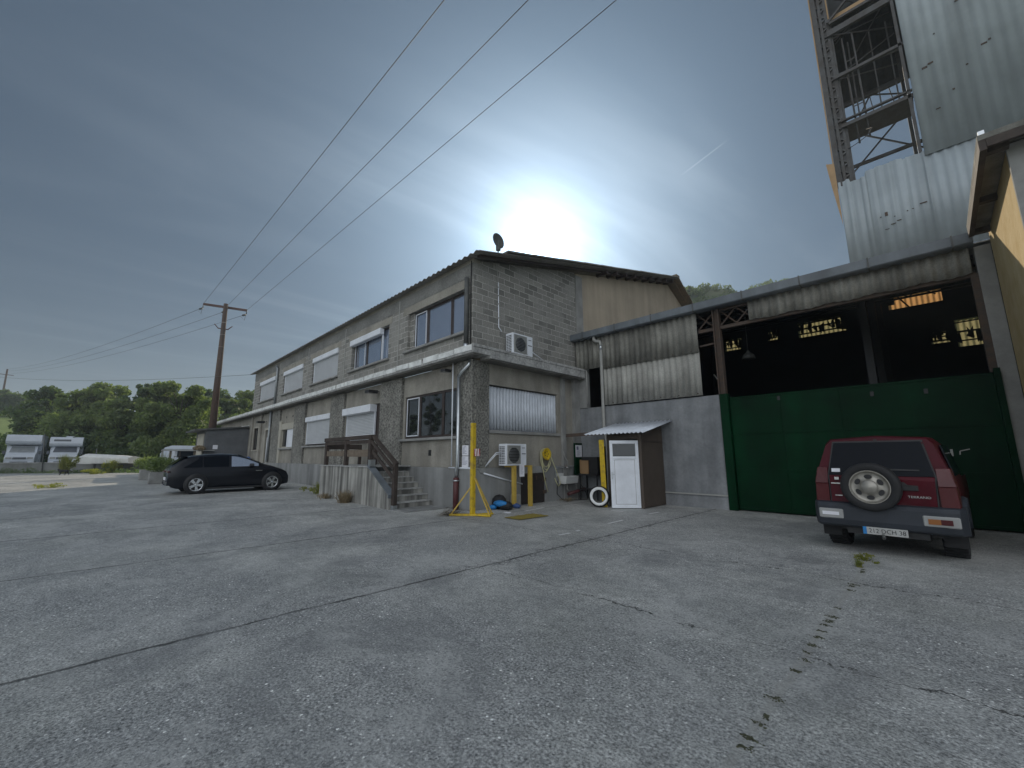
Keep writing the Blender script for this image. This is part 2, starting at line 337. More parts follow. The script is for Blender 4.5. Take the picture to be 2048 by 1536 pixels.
# concrete block masonry (u along the wall, v up)
def block_mat():
    m = bpy.data.materials.new('concrete_block'); m.use_nodes = True; nt = m.node_tree; n = nt.nodes; l = nt.links; b = n['Principled BSDF']; b.inputs['Roughness'].default_value = .95
    g = n.new('ShaderNodeNewGeometry'); sp = n.new('ShaderNodeSeparateXYZ'); l.new(g.outputs['Position'], sp.inputs[0]); sn = n.new('ShaderNodeSeparateXYZ'); l.new(g.outputs['True Normal'], sn.inputs[0])
    def mt(op, a, bb):
        q = n.new('ShaderNodeMath'); q.operation = op
        for i, v in enumerate((a, bb)):
            if isinstance(v, (int, float)): q.inputs[i].default_value = v
            else: l.new(v, q.inputs[i])
        return q.outputs[0]
    nx = mt('GREATER_THAN', mt('ABSOLUTE', sn.outputs[0], 0), .5)
    u = mt('ADD', mt('MULTIPLY', sp.outputs[0], mt('SUBTRACT', 1.0, nx)), mt('MULTIPLY', sp.outputs[1], nx))
    cb = n.new('ShaderNodeCombineXYZ'); l.new(u, cb.inputs[0]); l.new(sp.outputs[2], cb.inputs[1])
    nzd = n.new('ShaderNodeTexNoise'); nzd.inputs['Scale'].default_value = 7; l.new(g.outputs['Position'], nzd.inputs['Vector'])
    ad = n.new('ShaderNodeVectorMath'); ad.operation = 'MULTIPLY_ADD'; l.new(nzd.outputs['Color'], ad.inputs[0]); ad.inputs[1].default_value = (.03, .03, 0); l.new(cb.outputs[0], ad.inputs[2])
    br = n.new('ShaderNodeTexBrick'); l.new(ad.outputs[0], br.inputs['Vector']); br.inputs['Scale'].default_value = 1; br.inputs['Brick Width'].default_value = .5; br.inputs['Row Height'].default_value = .215
    br.inputs['Mortar Size'].default_value = .011; br.inputs['Mortar Smooth'].default_value = .25; br.inputs['Bias'].default_value = 0
    br.inputs['Color1'].default_value = (.165,.162,.15,1); br.inputs['Color2'].default_value = (.31,.30,.275,1); br.inputs['Mortar'].default_value = (.50,.49,.46,1)
    nz1 = n.new('ShaderNodeTexNoise'); nz1.inputs['Scale'].default_value = 1.1; nz1.inputs['Detail'].default_value = 6; l.new(g.outputs['Position'], nz1.inputs['Vector'])
    # mortar smeared over in patches
    cov = n.new('ShaderNodeMapRange'); l.new(nz1.outputs[0], cov.inputs[0]); cov.inputs[1].default_value = .46; cov.inputs[2].default_value = .62
    mx = n.new('ShaderNodeMix'); mx.data_type = 'RGBA'; l.new(mt('MULTIPLY', cov.outputs[0], .75), mx.inputs[0]); l.new(br.outputs['Color'], mx.inputs[6]); mx.inputs[7].default_value = (.29,.285,.265,1)
    nz2 = n.new('ShaderNodeTexNoise'); nz2.inputs['Scale'].default_value = 22; nz2.inputs['Detail'].default_value = 4; l.new(g.outputs['Position'], nz2.inputs['Vector'])
    r2 = n.new('ShaderNodeMapRange'); l.new(nz2.outputs[0], r2.inputs[0]); r2.inputs[1].default_value = .3; r2.inputs[2].default_value = .7; r2.inputs[3].default_value = .8; r2.inputs[4].default_value = 1.18
    sc = n.new('ShaderNodeVectorMath'); sc.operation = 'SCALE'; l.new(mx.outputs[2], sc.inputs[0]); l.new(r2.outputs[0], sc.inputs['Scale']); l.new(sc.outputs[0], b.inputs['Base Color'])
    bp = n.new('ShaderNodeBump'); bp.inputs['Strength'].default_value = .5; bp.inputs['Distance'].default_value = .015; l.new(mt('ADD', nz2.outputs[0], mt('MULTIPLY', br.outputs['Fac'], .5)), bp.inputs['Height']); l.new(bp.outputs[0], b.inputs['Normal'])
    return m
M['block'] = block_mat()

# the yard: exposed-aggregate concrete cast in 4 m bays
def yard_mat():
    m = bpy.data.materials.new('yard_concrete'); m.use_nodes = True; nt = m.node_tree; n = nt.nodes; l = nt.links; b = n['Principled BSDF']; b.inputs['Roughness'].default_value = .60
    g = n.new('ShaderNodeNewGeometry'); sp = n.new('ShaderNodeSeparateXYZ'); l.new(g.outputs['Position'], sp.inputs[0])
    def mt(op, a, bb=0.0, c=None):
        q = n.new('ShaderNodeMath'); q.operation = op
        for i, v in enumerate((a, bb, c)):
            if v is None: continue
            if isinstance(v, (int, float)): q.inputs[i].default_value = v
            else: l.new(v, q.inputs[i])
        return q.outputs[0]
    def noise(s, d=4, r=.55, vec=None, dist=0):
        t = n.new('ShaderNodeTexNoise'); t.inputs['Scale'].default_value = s; t.inputs['Detail'].default_value = d; t.inputs['Roughness'].default_value = r; t.inputs['Distortion'].default_value = dist
        l.new(vec or g.outputs['Position'], t.inputs['Vector']); return t.outputs[0]
    def mrange(v, a, bb, c=0.0, d=1.0, sm=True):
        q = n.new('ShaderNodeMapRange'); q.interpolation_type = 'SMOOTHSTEP' if sm else 'LINEAR'; l.new(v, q.inputs[0])
        for i, k in enumerate((a, bb, c, d)): q.inputs[i+1].default_value = k
        return q.outputs[0]
    def mixc(f, a, bb):
        q = n.new('ShaderNodeMix'); q.data_type = 'RGBA'
        if isinstance(f, (int, float)): q.inputs[0].default_value = f
        else: l.new(f, q.inputs[0])
        for i, v in ((6, a), (7, bb)):
            if isinstance(v, tuple): q.inputs[i].default_value = (*v, 1)
            else: l.new(v, q.inputs[i])
        return q.outputs[2]
    big = noise(.45, 6, .65); mid = noise(1.3, 5, .6); 
    base = mixc(mrange(big, .38, .62), (.31,.315,.295), (.52,.52,.49))
    base = mixc(mrange(mid, .35, .7, 0, .5), base, (.25,.255,.255))
    # exposure of the stones: worn areas show them
    worn = mrange(noise(.34, 3, .5), .38, .60, .25, 1)
    vo = n.new('ShaderNodeTexVoronoi'); vo.inputs['Scale'].default_value = 38; l.new(g.outputs['Position'], vo.inputs['Vector'])
    vo2 = n.new('ShaderNodeTexVoronoi'); vo2.inputs['Scale'].default_value = 72; l.new(g.outputs['Position'], vo2.inputs['Vector'])
    hs = n.new('ShaderNodeSeparateColor'); l.new(vo.outputs['Color'], hs.inputs[0]); hs2 = n.new('ShaderNodeSeparateColor'); l.new(vo2.outputs['Color'], hs2.inputs[0])
    st = mixc(hs.outputs[0], (.10,.105,.11), (.55,.55,.53)); st = mixc(mrange(hs.outputs[1], .91, .93), st, (1.0,1.0,.96))
    st2 = mixc(hs2.outputs[0], (.11,.115,.12), (.52,.52,.51))
    base = mixc(mt('MULTIPLY', worn, .55), base, st2)
    inst = mt('MULTIPLY', mrange(vo.outputs['Distance'], .28, .42, 1, 0), mrange(hs.outputs[2], .35, .5))
    base = mixc(mt('MULTIPLY', mt('MULTIPLY', inst, worn), .95), base, st)
    sp_ = n.new('ShaderNodeVectorMath'); sp_.operation = 'SCALE'; l.new(base, sp_.inputs[0]); l.new(mt('MULTIPLY', mrange(noise(48, 6, .8), .40, .60, .42, 1.62, False), mrange(noise(9, 5, .7), .35, .65, .80, 1.20, False)), sp_.inputs['Scale']); base = sp_.outputs[0]
    # broad dark damp stains towards the recess, pale dusty swirls
    st_ = mt('MULTIPLY', mrange(noise(.5, 5, .6, dist=.8), .52, .66), .5); base = mixc(st_, base, (.19,.195,.195))
    pale = mt('MULTIPLY', mt('MULTIPLY', mrange(noise(.8, 7, .7, dist=.6), .50, .64), mrange(noise(22, 4, .7), .35, .6)), .75); base = mixc(pale, base, (.52,.52,.50))
    # joints and cracks
    wob = mt('MULTIPLY', mt('SUBTRACT', noise(1.1, 6, .7), .5), .16); wob2 = mt('MULTIPLY', mt('SUBTRACT', noise(1.0, 6, .7), .5), .75)
    gap = mrange(noise(2.2, 3), .40, .50, .25, 1)
    fr = mt('ABSOLUTE', mt('SUBTRACT', mt('MODULO', mt('ADD', mt('ADD', sp.outputs[0], wob), 403.935), 3.97), 1.985))
    mossj = mt('GREATER_THAN', sp.outputs[0], -2.5); wid = mrange(noise(3.0, 4), .35, .6, .5, 1.0); jl = mt('MULTIPLY', mt('MULTIPLY', mrange(mt('ADD', fr, mt('MULTIPLY', mt('SUBTRACT', noise(16, 5, .7), .5), .05)), .010, .036, 1, 0), wid), mt('SUBTRACT', 1.0, mossj)); pj = mt('MULTIPLY', mt('MULTIPLY', mrange(fr, .015, .045, 1, 0), mossj), .55); base = mixc(pj, base, (.36,.355,.33))
    c1 = mrange(mt('ABSOLUTE', mt('ADD', mt('ADD', sp.outputs[1], wob2), -4.22)), .004, .013, 1, 0)
    c2 = mrange(mt('ABSOLUTE', mt('ADD', mt('ADD', sp.outputs[1], wob2), -7.05)), .004, .012, 1, 0)
    c1 = mt('MULTIPLY', c1, mt('GREATER_THAN', sp.outputs[0], -5.0)); c2 = mt('MULTIPLY', c2, mt('GREATER_THAN', sp.outputs[0], -9.2))
    crack = mt('MULTIPLY', mt('MAXIMUM', jl, mt('MULTIPLY', mt('MAXIMUM', c1, c2), gap)), .9)
    # crazed band beside the joint at x=-4.95
    band = mrange(mt('ABSOLUTE', mt('ADD', sp.outputs[0], 4.95)), .03, .30, 1, 0)
    cr = n.new('ShaderNodeTexVoronoi'); cr.feature = 'DISTANCE_TO_EDGE'; cr.inputs['Scale'].default_value = 5; 
    wv = n.new('ShaderNodeVectorMath'); wv.operation = 'MULTIPLY_ADD'; nc = n.new('ShaderNodeTexNoise'); nc.inputs['Scale'].default_value = 6; l.new(g.outputs['Position'], nc.inputs['Vector'])
    l.new(nc.outputs['Color'], wv.inputs[0]); wv.inputs[1].default_value = (.25,.25,0); l.new(g.outputs['Position'], wv.inputs[2]); l.new(wv.outputs[0], cr.inputs['Vector'])
    craze = mt('MULTIPLY', mrange(cr.outputs['Distance'], .01, .05, .6, 0), mt('MULTIPLY', band, mt('GREATER_THAN', sp.outputs[1], 3.6)))
    crack = mt('MAXIMUM', crack, craze)
    base = mixc(crack, base, (.035,.034,.03))
    l.new(base, b.inputs['Base Color'])
    bh = mt('ADD', mt('MULTIPLY', inst, .5), mt('ADD', noise(60, 4, .7), mt('MULTIPLY', crack, -2.0)))
    bp = n.new('ShaderNodeBump'); bp.inputs['Strength'].default_value = .55; bp.inputs['Distance'].default_value = .012; l.new(bh, bp.inputs['Height']); l.new(bp.outputs[0], b.inputs['Normal'])
    return m
M['yard'] = yard_mat()
M['grass'] = mat('meadow', (.10,.16,.03), .9, c2=(.16,.22,.05), scale=.35, bump=.6, bscale=4, fine=.2)
M['hill'] = mat('hill_ground', (.05,.07,.03), .95, c2=(.09,.10,.045), scale=.1)

# ------------------------------------------------------------------ ground
m = MB(); xs = [20, 6, -11, -15, -20, -30, -41, -60]; 
for a, b in zip(xs, xs[1:]):
    ya, yb = -40, 34
    m.add([(b, ya, gz(b)), (a, ya, gz(a)), (a, yb, gz(a)), (b, yb, gz(b))], [(0, 1, 2, 3)])
tag(m.build('yard_ground', M['yard']), kind='structure')
m = MB(); m.add([(-900, -900, -.03), (900, -900, -.03), (900, 900, -.03), (-900, 900, -.03)], [(0, 1, 2, 3)])
m.add([(-900, -300, .35), (-60, -300, .35), (-60, 300, .35), (-900, 300, .35)], [(0, 1, 2, 3)])
tag(m.build('terrain', M['grass']), kind='structure')
# meadow slope at the far left
def meadow(u, v):
    p0 = atZ(-260+u*460, 905, 49+v*42); h = .34+v*11.5*(1-.25*max(0, u-.5)*2)+.25*math.sin(u*5)*v; return (p0.x, p0.y, h)
tag(MB().grid(16, 12, meadow).build('meadow_slope', M['grass']), kind='structure')
# wooded hill behind the hangar
def hillf(u, v):
    px = 1150+u*900; p = atZ(px, 700, 70+v*100); k = min(1, max(0, (px-1180)/130)); k = k*k*(3-2*k); h = -1+k*(53.0+1.2*math.sin(u*14)+.8*math.sin(u*41+1))*min(1, v/.5)**.85
    return (p.x, p.y, h)
tag(MB().grid(40, 16, hillf).build('hill', M['hill']), kind='structure')

# ------------------------------------------------------------------ main building
XG, YF = -10.0, 8.09; XL = -36.8
bld = empty('block_building', (XG, YF, 0), 'long two-storey grey block building with corrugated roof and projecting concrete ledge', 'building')
def wall_open(mb, u0, u1, z0, z1, ops, y0, y1, fn):
    us = sorted({u0, u1, *[o[0] for o in ops], *[o[1] for o in ops]}); zs = sorted({z0, z1, *[o[2] for o in ops], *[o[3] for o in ops]})
    us = [u for u in us if u0 <= u <= u1]; zs = [z for z in zs if z0 <= z <= z1]
    def full(i, j):
        if not (0 <= i < len(us)-1 and 0 <= j < len(zs)-1): return False
        cu, cz = (us[i]+us[i+1])/2, (zs[j]+zs[j+1])/2
        return not any(o[0] < cu < o[1] and o[2] < cz < o[3] for o in ops)
    for i in range(len(us)-1):
        for j in range(len(zs)-1):
            if not full(i, j): continue
            a, b, c, d = us[i], us[i+1], zs[j], zs[j+1]
            mb.add([fn(a,y0,c), fn(b,y0,c), fn(b,y0,d), fn(a,y0,d)], [(0,1,2,3)]); mb.add([fn(a,y1,c), fn(b,y1,c), fn(b,y1,d), fn(a,y1,d)], [(3,2,1,0)])
            if not full(i-1, j): mb.add([fn(a,y0,c), fn(a,y0,d), fn(a,y1,d), fn(a,y1,c)], [(0,1,2,3)])
            if not full(i+1, j): mb.add([fn(b,y0,c), fn(b,y0,d), fn(b,y1,d), fn(b,y1,c)], [(3,2,1,0)])
            if not full(i, j-1): mb.add([fn(a,y0,c), fn(b,y0,c), fn(b,y1,c), fn(a,y1,c)], [(3,2,1,0)])
            if not full(i, j+1): mb.add([fn(a,y0,d), fn(b,y0,d), fn(b,y1,d), fn(a,y1,d)], [(0,1,2,3)])
    return mb
FX = lambda u, y, z: (u, y, z)
up_ops = [(-14.03,-10.42,5.62,7.11), (-19.15,-15.54,5.6,7.07), (-24.3,-20.72,5.6,7.06), (-29.5,-25.85,5.6,7.06), (-35.1,-31.3,5.6,7.08)]
# upper storey: masonry front, then gable
def eave_z(y): return 8.02+.245*(y-7.86)
wall_open(MB(), XL, XG, 4.93, 7.9, up_ops, YF, YF+.28, FX).build('upper_wall', M['block'], bld)
m = MB(); m.prism([(YF+.28, 4.9), (13.6, 4.9), (13.6, eave_z(13.6)-.12), (YF+.28, eave_z(YF+.28)-.12)], lambda a, b, t: (t, a, b), XG-.25, XG)
m.add([], []); m.build('gable_wall', M['block'], bld)
m = MB(); m.box(XG-.24, XG-.004, YF+.004, YF+.28, 7.9, 8.0); m.build('corner_course', M['block'], bld)
m = MB(); m.box(XL+.002, XG-.002, YF-.009, YF+.05, 7.44, 7.898); m.build('shaded_top_band', mat('eave_shade_render', (.19,.19,.18), .95, var=.22, scale=1.3, bump=.4, bscale=20, fine=.15), bld)  # smooth render strip, with the shade of the eave painted into its darker tone
# rendered lintel band over the upper windows, rendered joints between bays
m = MB()
for a, b, c, d in up_ops: m.box(a-.35, b+.25 if b < -11 else b+.12, YF-.012, YF+.05, d+.001, d+.30)
m.build('lintel_band', M['render'], bld)
for x in (-14.72, -19.94, -25.05, -30.4):
    m = MB(); m.box(x-.03, x+.03, YF-.02, YF+.01, 4.95, 7.85); m.build('wall_joint_strip', M['pvc'], bld)
# ground storey
gf_ops = [(-14.15,-10.8,2.24,3.83), (-19.6,-16.05,2.3,3.82), (-16.6,-16.05,1.28,3.82), (-24.85,-21.3,2.2,3.78), (-29.2,-26.9,2.15,3.72), (-32.95,-31.7,1.14,3.45), (-36.05,-34.85,2.12,3.73)]
wall_open(MB(), -48.6, XG+.0, 1.24, 4.62, gf_ops, YF+.10, YF+.36, FX).build('ground_floor_wall', M['render'], bld)
for a, b in ((-10.78, XG+.02), (-16.0, -14.3), (-21.25, -19.65), (-26.75, -24.95), (-31.6, -29.6)):
    m = MB(); m.box(a, b, YF-.01, YF+.10, 1.24, 4.62); m.build('roughcast_pier', M['rough'], bld)
m = MB(); m.box(XG+.0, XG+.06, YF+.10, 8.75, 1.24, 4.6); m.build('roughcast_pier', M['rough'], bld)
m = MB(); m.box(-48.6, XG+.10, YF-.06, YF+.098, 0, 1.235); m.build('plinth', M['plinth'], bld, bevel=.015)
m = MB(); m.box(-36.7, -36.35, YF-.02, YF+.10, 1.24, 4.62); m.box(-34.1, -33.9, YF-.02, YF+.1, 1.24, 4.62); m.build('rendered_pier', M['render'], bld)
# gable side, ground floor
gw = MB(); wall_open(gw, YF+.365, 13.55, 1.24, 4.62, [(8.78, 12.25, 2.42, 3.9)], XG-.28, XG, lambda u, y, z: (y, u, z)); 
gw.build('ground_floor_gable', M['render'], bld)
gw = MB(); wall_open(gw, YF+.102, 13.55, 0, 1.236, [(10.15, 11.35, -.1, 1.02)], XG-.28, XG+.07, lambda u, y, z: (y, u, z)); gw.build('plinth', M['plinth'], bld)
m = MB(); m.box(XG-.3, XG+.10, 12.42, 12.62, .0, 4.6); m.box(XG+.002, XG+.14, 13.15, 13.5, 0, 4.6); m.build('pilaster', M['cgrey'], bld)
# corrugated panel closing the gable window + sill
m = MB(); nr = 200
def corr(fn, u0, u1, v0, v1, pitch, amp, nv=1, sub=8):
    n = max(8, int(abs(u1-u0)/pitch*sub))
    return MB().grid(n, nv, lambda a, b: fn(u0+(u1-u0)*a, v0+(v1-v0)*b, amp*math.sin(2*math.pi*(u0+(u1-u0)*a)/pitch)))
c = corr(lambda u, v, w: (XG-.10+w, u, v), 8.79, 12.24, 2.43, 3.86, .145, .022); c.build('corrugated_window_panel', M['wcorr'], bld, solid=.006)
m = MB(); m.box(XG-.27, XG-.20, 8.78, 12.25, 2.42, 3.9); m.build('window_backing', M['blackm'], bld)
m = MB(); m.box(XG-.26, XG+.06, 8.70, 12.33, 2.32, 2.42); m.build('sill', M['cgrey'], bld, bevel=.01)
# rusty hatch in the plinth
m = MB(); m.box(XG-.10, XG+.075, 10.16, 11.34, .02, 1.01); h_ = m.build('hatch', M['hatch'], bld, bevel=.01)
m = MB(); m.box(XG+.076, XG+.09, 10.9, 10.93, .78, .92); m.box(XG+.076, XG+.10, 11.25, 11.42, .3, .42); m.box(XG+.076, XG+.10, 11.25, 11.42, .72, .84); m.build('hinge', M['rust'], h_)
# projecting ledge with flashing pieces
YLE, XLE = 7.70, -9.5
m = MB(); m.box(-48.5, XLE, YLE, YF+.3, 4.70, 4.88); m.build('ledge_slab', M['slab'], bld, bevel=.01)
m = MB(); m.box(XG+.0, XLE, YF+.305, 13.48, 4.62, 4.88); m.build('ledge_slab', M['slab'], bld)
m = MB(); m.box(XG-.2, XLE+.02, YLE+.02, 13.5, 4.884, 4.97); m.build('ledge_top', M['slab'], bld, bevel=.008)
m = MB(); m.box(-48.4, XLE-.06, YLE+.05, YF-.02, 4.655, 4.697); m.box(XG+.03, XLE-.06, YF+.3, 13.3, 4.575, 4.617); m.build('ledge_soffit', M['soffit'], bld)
x = XLE-.02; fl = MB(); k = 0
while x > -48.3:
    w = random.uniform(.86, 1.0); t = random.uniform(-.006, .006); g_ = random.uniform(.03, .06) if random.random() < .8 else .14
    dz = random.uniform(-.012, .012)
    fl.bar((x-g_, YLE-.008, 4.865+dz+t), (x-w, YLE-.008, 4.865+dz-t), .025, random.uniform(.17, .19)); x -= w
fl.build('ledge_flashing', M['slabcap'], bld)
# rendered rear part of the gable
RY, RZ = 22.6, eave_z(22.6)
m = MB(); m.prism([(13.62, 4.0), (27.0, 4.0), (27.0, RZ-2.4), (RY, RZ-.25), (13.62, eave_z(13.62)-.2)], lambda a, b, t: (t, a, b), XG-.2, XG+.04)
m.build('rendered_gable', M['beige'], bld)
m = MB(); m.box(XG-.19, XG+.055, 13.6, 14.05, 4.3, eave_z(13.8)-.3); m.build('rendered_quoin', M['cgrey'], bld)
# roof: corrugated front slope, tiled back
c = corr(lambda u, v, w: (u, v, eave_z(v)+w), XL-.45, -9.35, 7.80, RY, .30, .032, nv=4, sub=8)
rf = c.build('roof', M['roof'], bld, solid=.012)
m = MB(); m.prism([(YF-.05, eave_z(YF)-.13), (YF-.05, eave_z(YF)-.06), (RY, RZ-.08), (RY, RZ-.22)], lambda a, b, t: (t, a, b), -9.75, -9.62); m.build('verge_board', M['brown'], rf)
m = MB(); m.box(XL, XG-.001, YF+.001, YF+.27, 7.9, eave_z(YF)-.03); m.build('eave_course', M['render'], bld)
m = MB()
y = 9.0
while y < RY:       # lapped sheet ends along the verge
    L = random.uniform(.9, 1.6); m.bar((-9.42, y, eave_z(y)+.05+random.uniform(-.01, .02)), (-9.42, min(y+L, RY), eave_z(min(y+L, RY))+.045), .26, .05); y += L+.02
m.build('verge_cap', M['roof'], rf)
m = MB()
for i in range(12):
    y = RY+i*.42; z = RZ+.05-i*.42*.62
    m.bar((-9.45+random.uniform(-.03, .03), y, z+.02), (-9.45, y+.46, z-.27+random.uniform(-.02, .02)), .30, .07)
    m.bar((-9.75, y, z-.02), (-9.75, y+.46, z-.30), .26, .09)
m.box(-9.8, -9.3, RY-.25, RY+.15, RZ+.04, RZ+.16)
m.build('verge_tile', M['tile'], rf)
m = MB(); m.add([(XL, RY, RZ), (-9.6, RY, RZ), (-9.6, RY+5, RZ-3.1), (XL, RY+5, RZ-3.1)], [(0,1,2,3)]); m.build('back_slope', M['tile'], rf, solid=.08)
m = MB()
for i in range(9):
    y = 15.2+i*.85; m.box(-9.98, -9.4, y, y+.1, eave_z(y)-.24, eave_z(y)-.08)
m.build('rafter_end', M['brown'], rf)
m = MB(); m.box(XL, XL+.25, YF+.285, 27, 0, 7.6); m.box(-48.6, -48.35, YF+.365, 14, 0, 4.6); m.box(-48.6, XL+.3, YF+.3, 14, 4.6, 4.69); m.build('end_wall', M['render'], bld)

# windows
def window(parent, a, b, z0, z1, panes, y=None, glassm='glass', frame='brown', depth=.16, opened=None, yb=YF):
    y = yb+depth; w = b-a
    f = MB(); t = .075
    f.box(a, b, y, y+.07, z0, z0+t*1.2); f.box(a, b, y, y+.07, z1-t, z1); f.box(a, a+t, y, y+.07, z0+t*1.2, z1-t); f.box(b-t, b, y, y+.07, z0+t*1.2, z1-t)
    cuts = [a+w*p for p in panes]
    for cx_ in cuts[1:-1]: f.box(cx_-.06, cx_+.06, y-.006, y+.075, z0+t*1.2, z1-t)
    fo = f.build('window', M[frame], parent, bevel=.006)
    for p, q in zip(cuts, cuts[1:]):
        MB().box(max(p, a+t)-.02, min(q, b-t)+.02, y+.025, y+.035, z0+t, z1-t*.9).build('pane', M[glassm], fo)
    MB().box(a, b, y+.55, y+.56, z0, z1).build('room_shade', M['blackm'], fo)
    if opened:
        p, q = a+w*opened[0], a+w*opened[1]; s = MB(); e = .035
        s.box(p, q, y-.03, y-.008, z0+.09, z0+.09+e); s.box(p, q, y-.03, y-.008, z1-.11, z1-.11+e); s.box(p, p+e, y-.03, y-.008, z0+.1, z1-.1); s.box(q-e, q, y-.03, y-.008, z0+.1, z1-.1)
        s.build('white_edging', M['white'], fo)
    return fo
def sill(a, b, z, y=YF, parent=bld, d=.12):
    MB().box(a-.18, b+.12, y-d, y+.22, z-.09, z).build('sill', M['cgrey'], parent, bevel=.012)
def shutter(parent, a, b, z0, z1, y, boxh=.27, boxd=.10, proud=.10):
    bx = MB().box(a, b, y-proud, y+.12, z1-boxh, z1).build('shutter_box', M['white'], parent, bevel=.02)
    prof = []; z = z0
    s = MB()
    while z < z1-boxh:
        prof += [(y+.075, z), (y+.030, z+.010), (y+.034, z+.048), (y+.075, z+.054)]; z += .066
    n = len(prof); vs = [(a+.04, p, q) for p, q in prof]+[(b-.04, p, q) for p, q in prof]
    s.add(vs, [(i, n+i, n+i+1, i+1) for i in range(n-1)])
    so_ = s.build('roller_shutter', M['shutter'], parent)
    MB().box(a, a+.045, y+.02, y+.09, z0, z1-boxh).box(b-.045, b, y+.02, y+.09, z0, z1-boxh).build('guide_rail', M['white'], so_)
o = up_ops[0]; window(bld, o[0]+.28, o[1], o[2], o[3], [0, .27, .72, 1], glassm='glass2', opened=(.02, .25)); sill(o[0], o[1], o[2])
MB().box(o[0], o[0]+.28, YF+.12, YF+.27, o[2], o[3]).build('reveal_infill', M['block'], bld)
o = up_ops[1]; window(bld, o[0]+.1, o[1], o[2], o[3], [0, .34, .74, 1], glassm='glass2', opened=(.0, .30)); sill(o[0], o[1], o[2])
MB().box(o[0], -16.15, YF-.12, YF+.1, o[3]-.3, o[3]-.03).build('shutter_box', M['white'], bld, bevel=.02)
MB().box(-16.25, -16.2, YF+.05, YF+.12, o[2], o[3]-.3).build('guide_rail', M['white'], bld)
for o in up_ops[2:]:
    window(bld, *o, [0, .5, 1], depth=.2); shutter(bld, o[0]+.12, o[1]-.02, o[2], o[3], YF+.02); sill(o[0], o[1], o[2])
o = gf_ops[0]; window(bld, *o, [0, .29, .72, 1], opened=(.03, .28), depth=.12, yb=YF+.02); sill(o[0], o[1], o[2], YF+.08)
w_ = window(bld, -19.6, -16.62, 2.3, 3.82, [0, .5, 1], depth=.2); shutter(bld, -19.5, -16.66, 2.32, 3.8, YF+.08, .32, proud=.22); sill(-19.6, -16.7, 2.3, YF+.08)
dr = MB().box(-16.6, -16.06, YF+.2, YF+.26, 1.28, 3.8).build('door', M['brown'], bld)
MB().box(-16.36, -16.16, YF+.19, YF+.198, 2.6, 2.95).build('notice', M['paper'], dr)
MB().box(-16.56, -16.48, YF+.15, YF+.2, 2.1, 2.13).build('handle', M['zinc'], dr)
o = gf_ops[3]; window(bld, *o, [0, .5, 1], depth=.2); shutter(bld, o[0]+.05, o[1]-.05, o[2]+.08, o[3], YF+.08, proud=.10); sill(o[0], o[1], o[2], YF+.08)
o = gf_ops[4]; window(bld, *o, [0, .5, 1], depth=.12, frame='cream'); sill(o[0], o[1], o[2], YF+.08)
wb = MB().box(o[0]+.0, o[1]+.1, YF+.02, YF+.2, 3.28, 3.66).build('shutter_box', M['cream'], bld, bevel=.02)
MB().box(o[0]+1.0, o[1]-.1, YF+.1, YF+.14, 2.2, 3.3).build('roller_shutter', M['white'], bld)
MB().box(-29.75, -29.2, YF+.0, YF+.099, 1.24, 3.85).build('rendered_pier', M['cream'], bld)
o = gf_ops[5]
d2 = MB().box(o[0]+.1, o[1]-.1, YF+.2, YF+.26, 1.14, 3.4).build('door', M['cream'], bld)
MB().box(o[0]+.25, o[1]-.25, YF+.19, YF+.198, 2.4, 3.25).build('pane', M['glass'], d2)
MB().box(o[0]-.12, o[0]+.02, YF+.06, YF+.12, 1.14, 3.6).box(o[1]-.02, o[1]+.12, YF+.06, YF+.12, 1.14, 3.6).box(o[0]+.02, o[1]-.02, YF+.06, YF+.12, 3.45, 3.6).build('door_surround', M['cream'], bld)
o = gf_ops[6]; window(bld, *o, [0, 1], depth=.14)
MB().box(o[0]-.1, o[0], YF+.07, YF+.12, o[2], o[3]).box(o[1], o[1]+.1, YF+.07, YF+.12, o[2], o[3]).box(o[0]-.1, o[1]+.1, YF+.06, YF+.12, o[3], o[3]+.08).box(o[0]-.1, o[1]+.1, YF+.02, YF+.12, o[2]-.07, o[2]).build('window_surround', M['cream'], bld)
MB().box(-12.48, -12.32, YF+.09, YF+.10, 1.62, 1.82).build('vent', M['blackm'], bld)
for x in (-28.6, -27.4): MB().box(x, x+.12, YF+.09, YF+.1, 4.0, 4.12).build('vent', M['blackm'], bld)
# downpipes on the building
def pipe(name, mt, pts, r, parent=bld, n=10): return MB().tube(pts, r, n).build(name, M[mt], parent)
pipe('upper_downpipe', 'steel', [(-10.22, YF-.1, 7.4), (-10.22, YF-.1, 5.15)], .075); pipe('pipe_collar', 'zinc', [(-10.22, YF-.1, 5.15), (-10.22, YF-.1, 4.97)], .082)
pipe('cable', 'black', [(-10.06, YF-.04, 7.95), (-10.08, YF-.04, 6.8), (-10.06, YF-.04, 5.0)], .018)
pipe('upper_downpipe', 'zincd', [(-31.0, YF-.1, 7.7), (-30.7, YF-.1, 7.5), (-30.7, YF-.1, 5.0)], .07)
pipe('lower_downpipe', 'zincd', [(-31.3, YF-.1, 4.7), (-31.3, YF-.1, 1.3)], .075)
pipe('lower_downpipe', 'white', [(-31.55, YF-.09, 2.9), (-31.55, YF-.09, 1.3)], .05)
pipe('galvanised_downpipe', 'zinc', [(-10.12, YF-.0, 4.68), (-10.1, YF-.06, 4.45), (-10.35, YF-.13, 4.25), (-10.5, YF-.14, 4.1)], .055)
pipe('galvanised_downpipe', 'zinc', [(-10.5, YF-.14, 4.12), (-10.5, YF-.14, 1.35), (-10.56, YF-.14, 1.18), (-10.56, YF-.14, .93)], .055)
pipe('pipe_boot', 'redpipe', [(-10.56, YF-.14, .95), (-10.56, YF-.14, .0)], .085)
MB().lathe([(.0,.0),(.095,0),(.095,.04),(0,.04)], (-10.56, YF-.14, .84), (0,0,1), 14).build('pipe_clip', M['zinc'], bld)
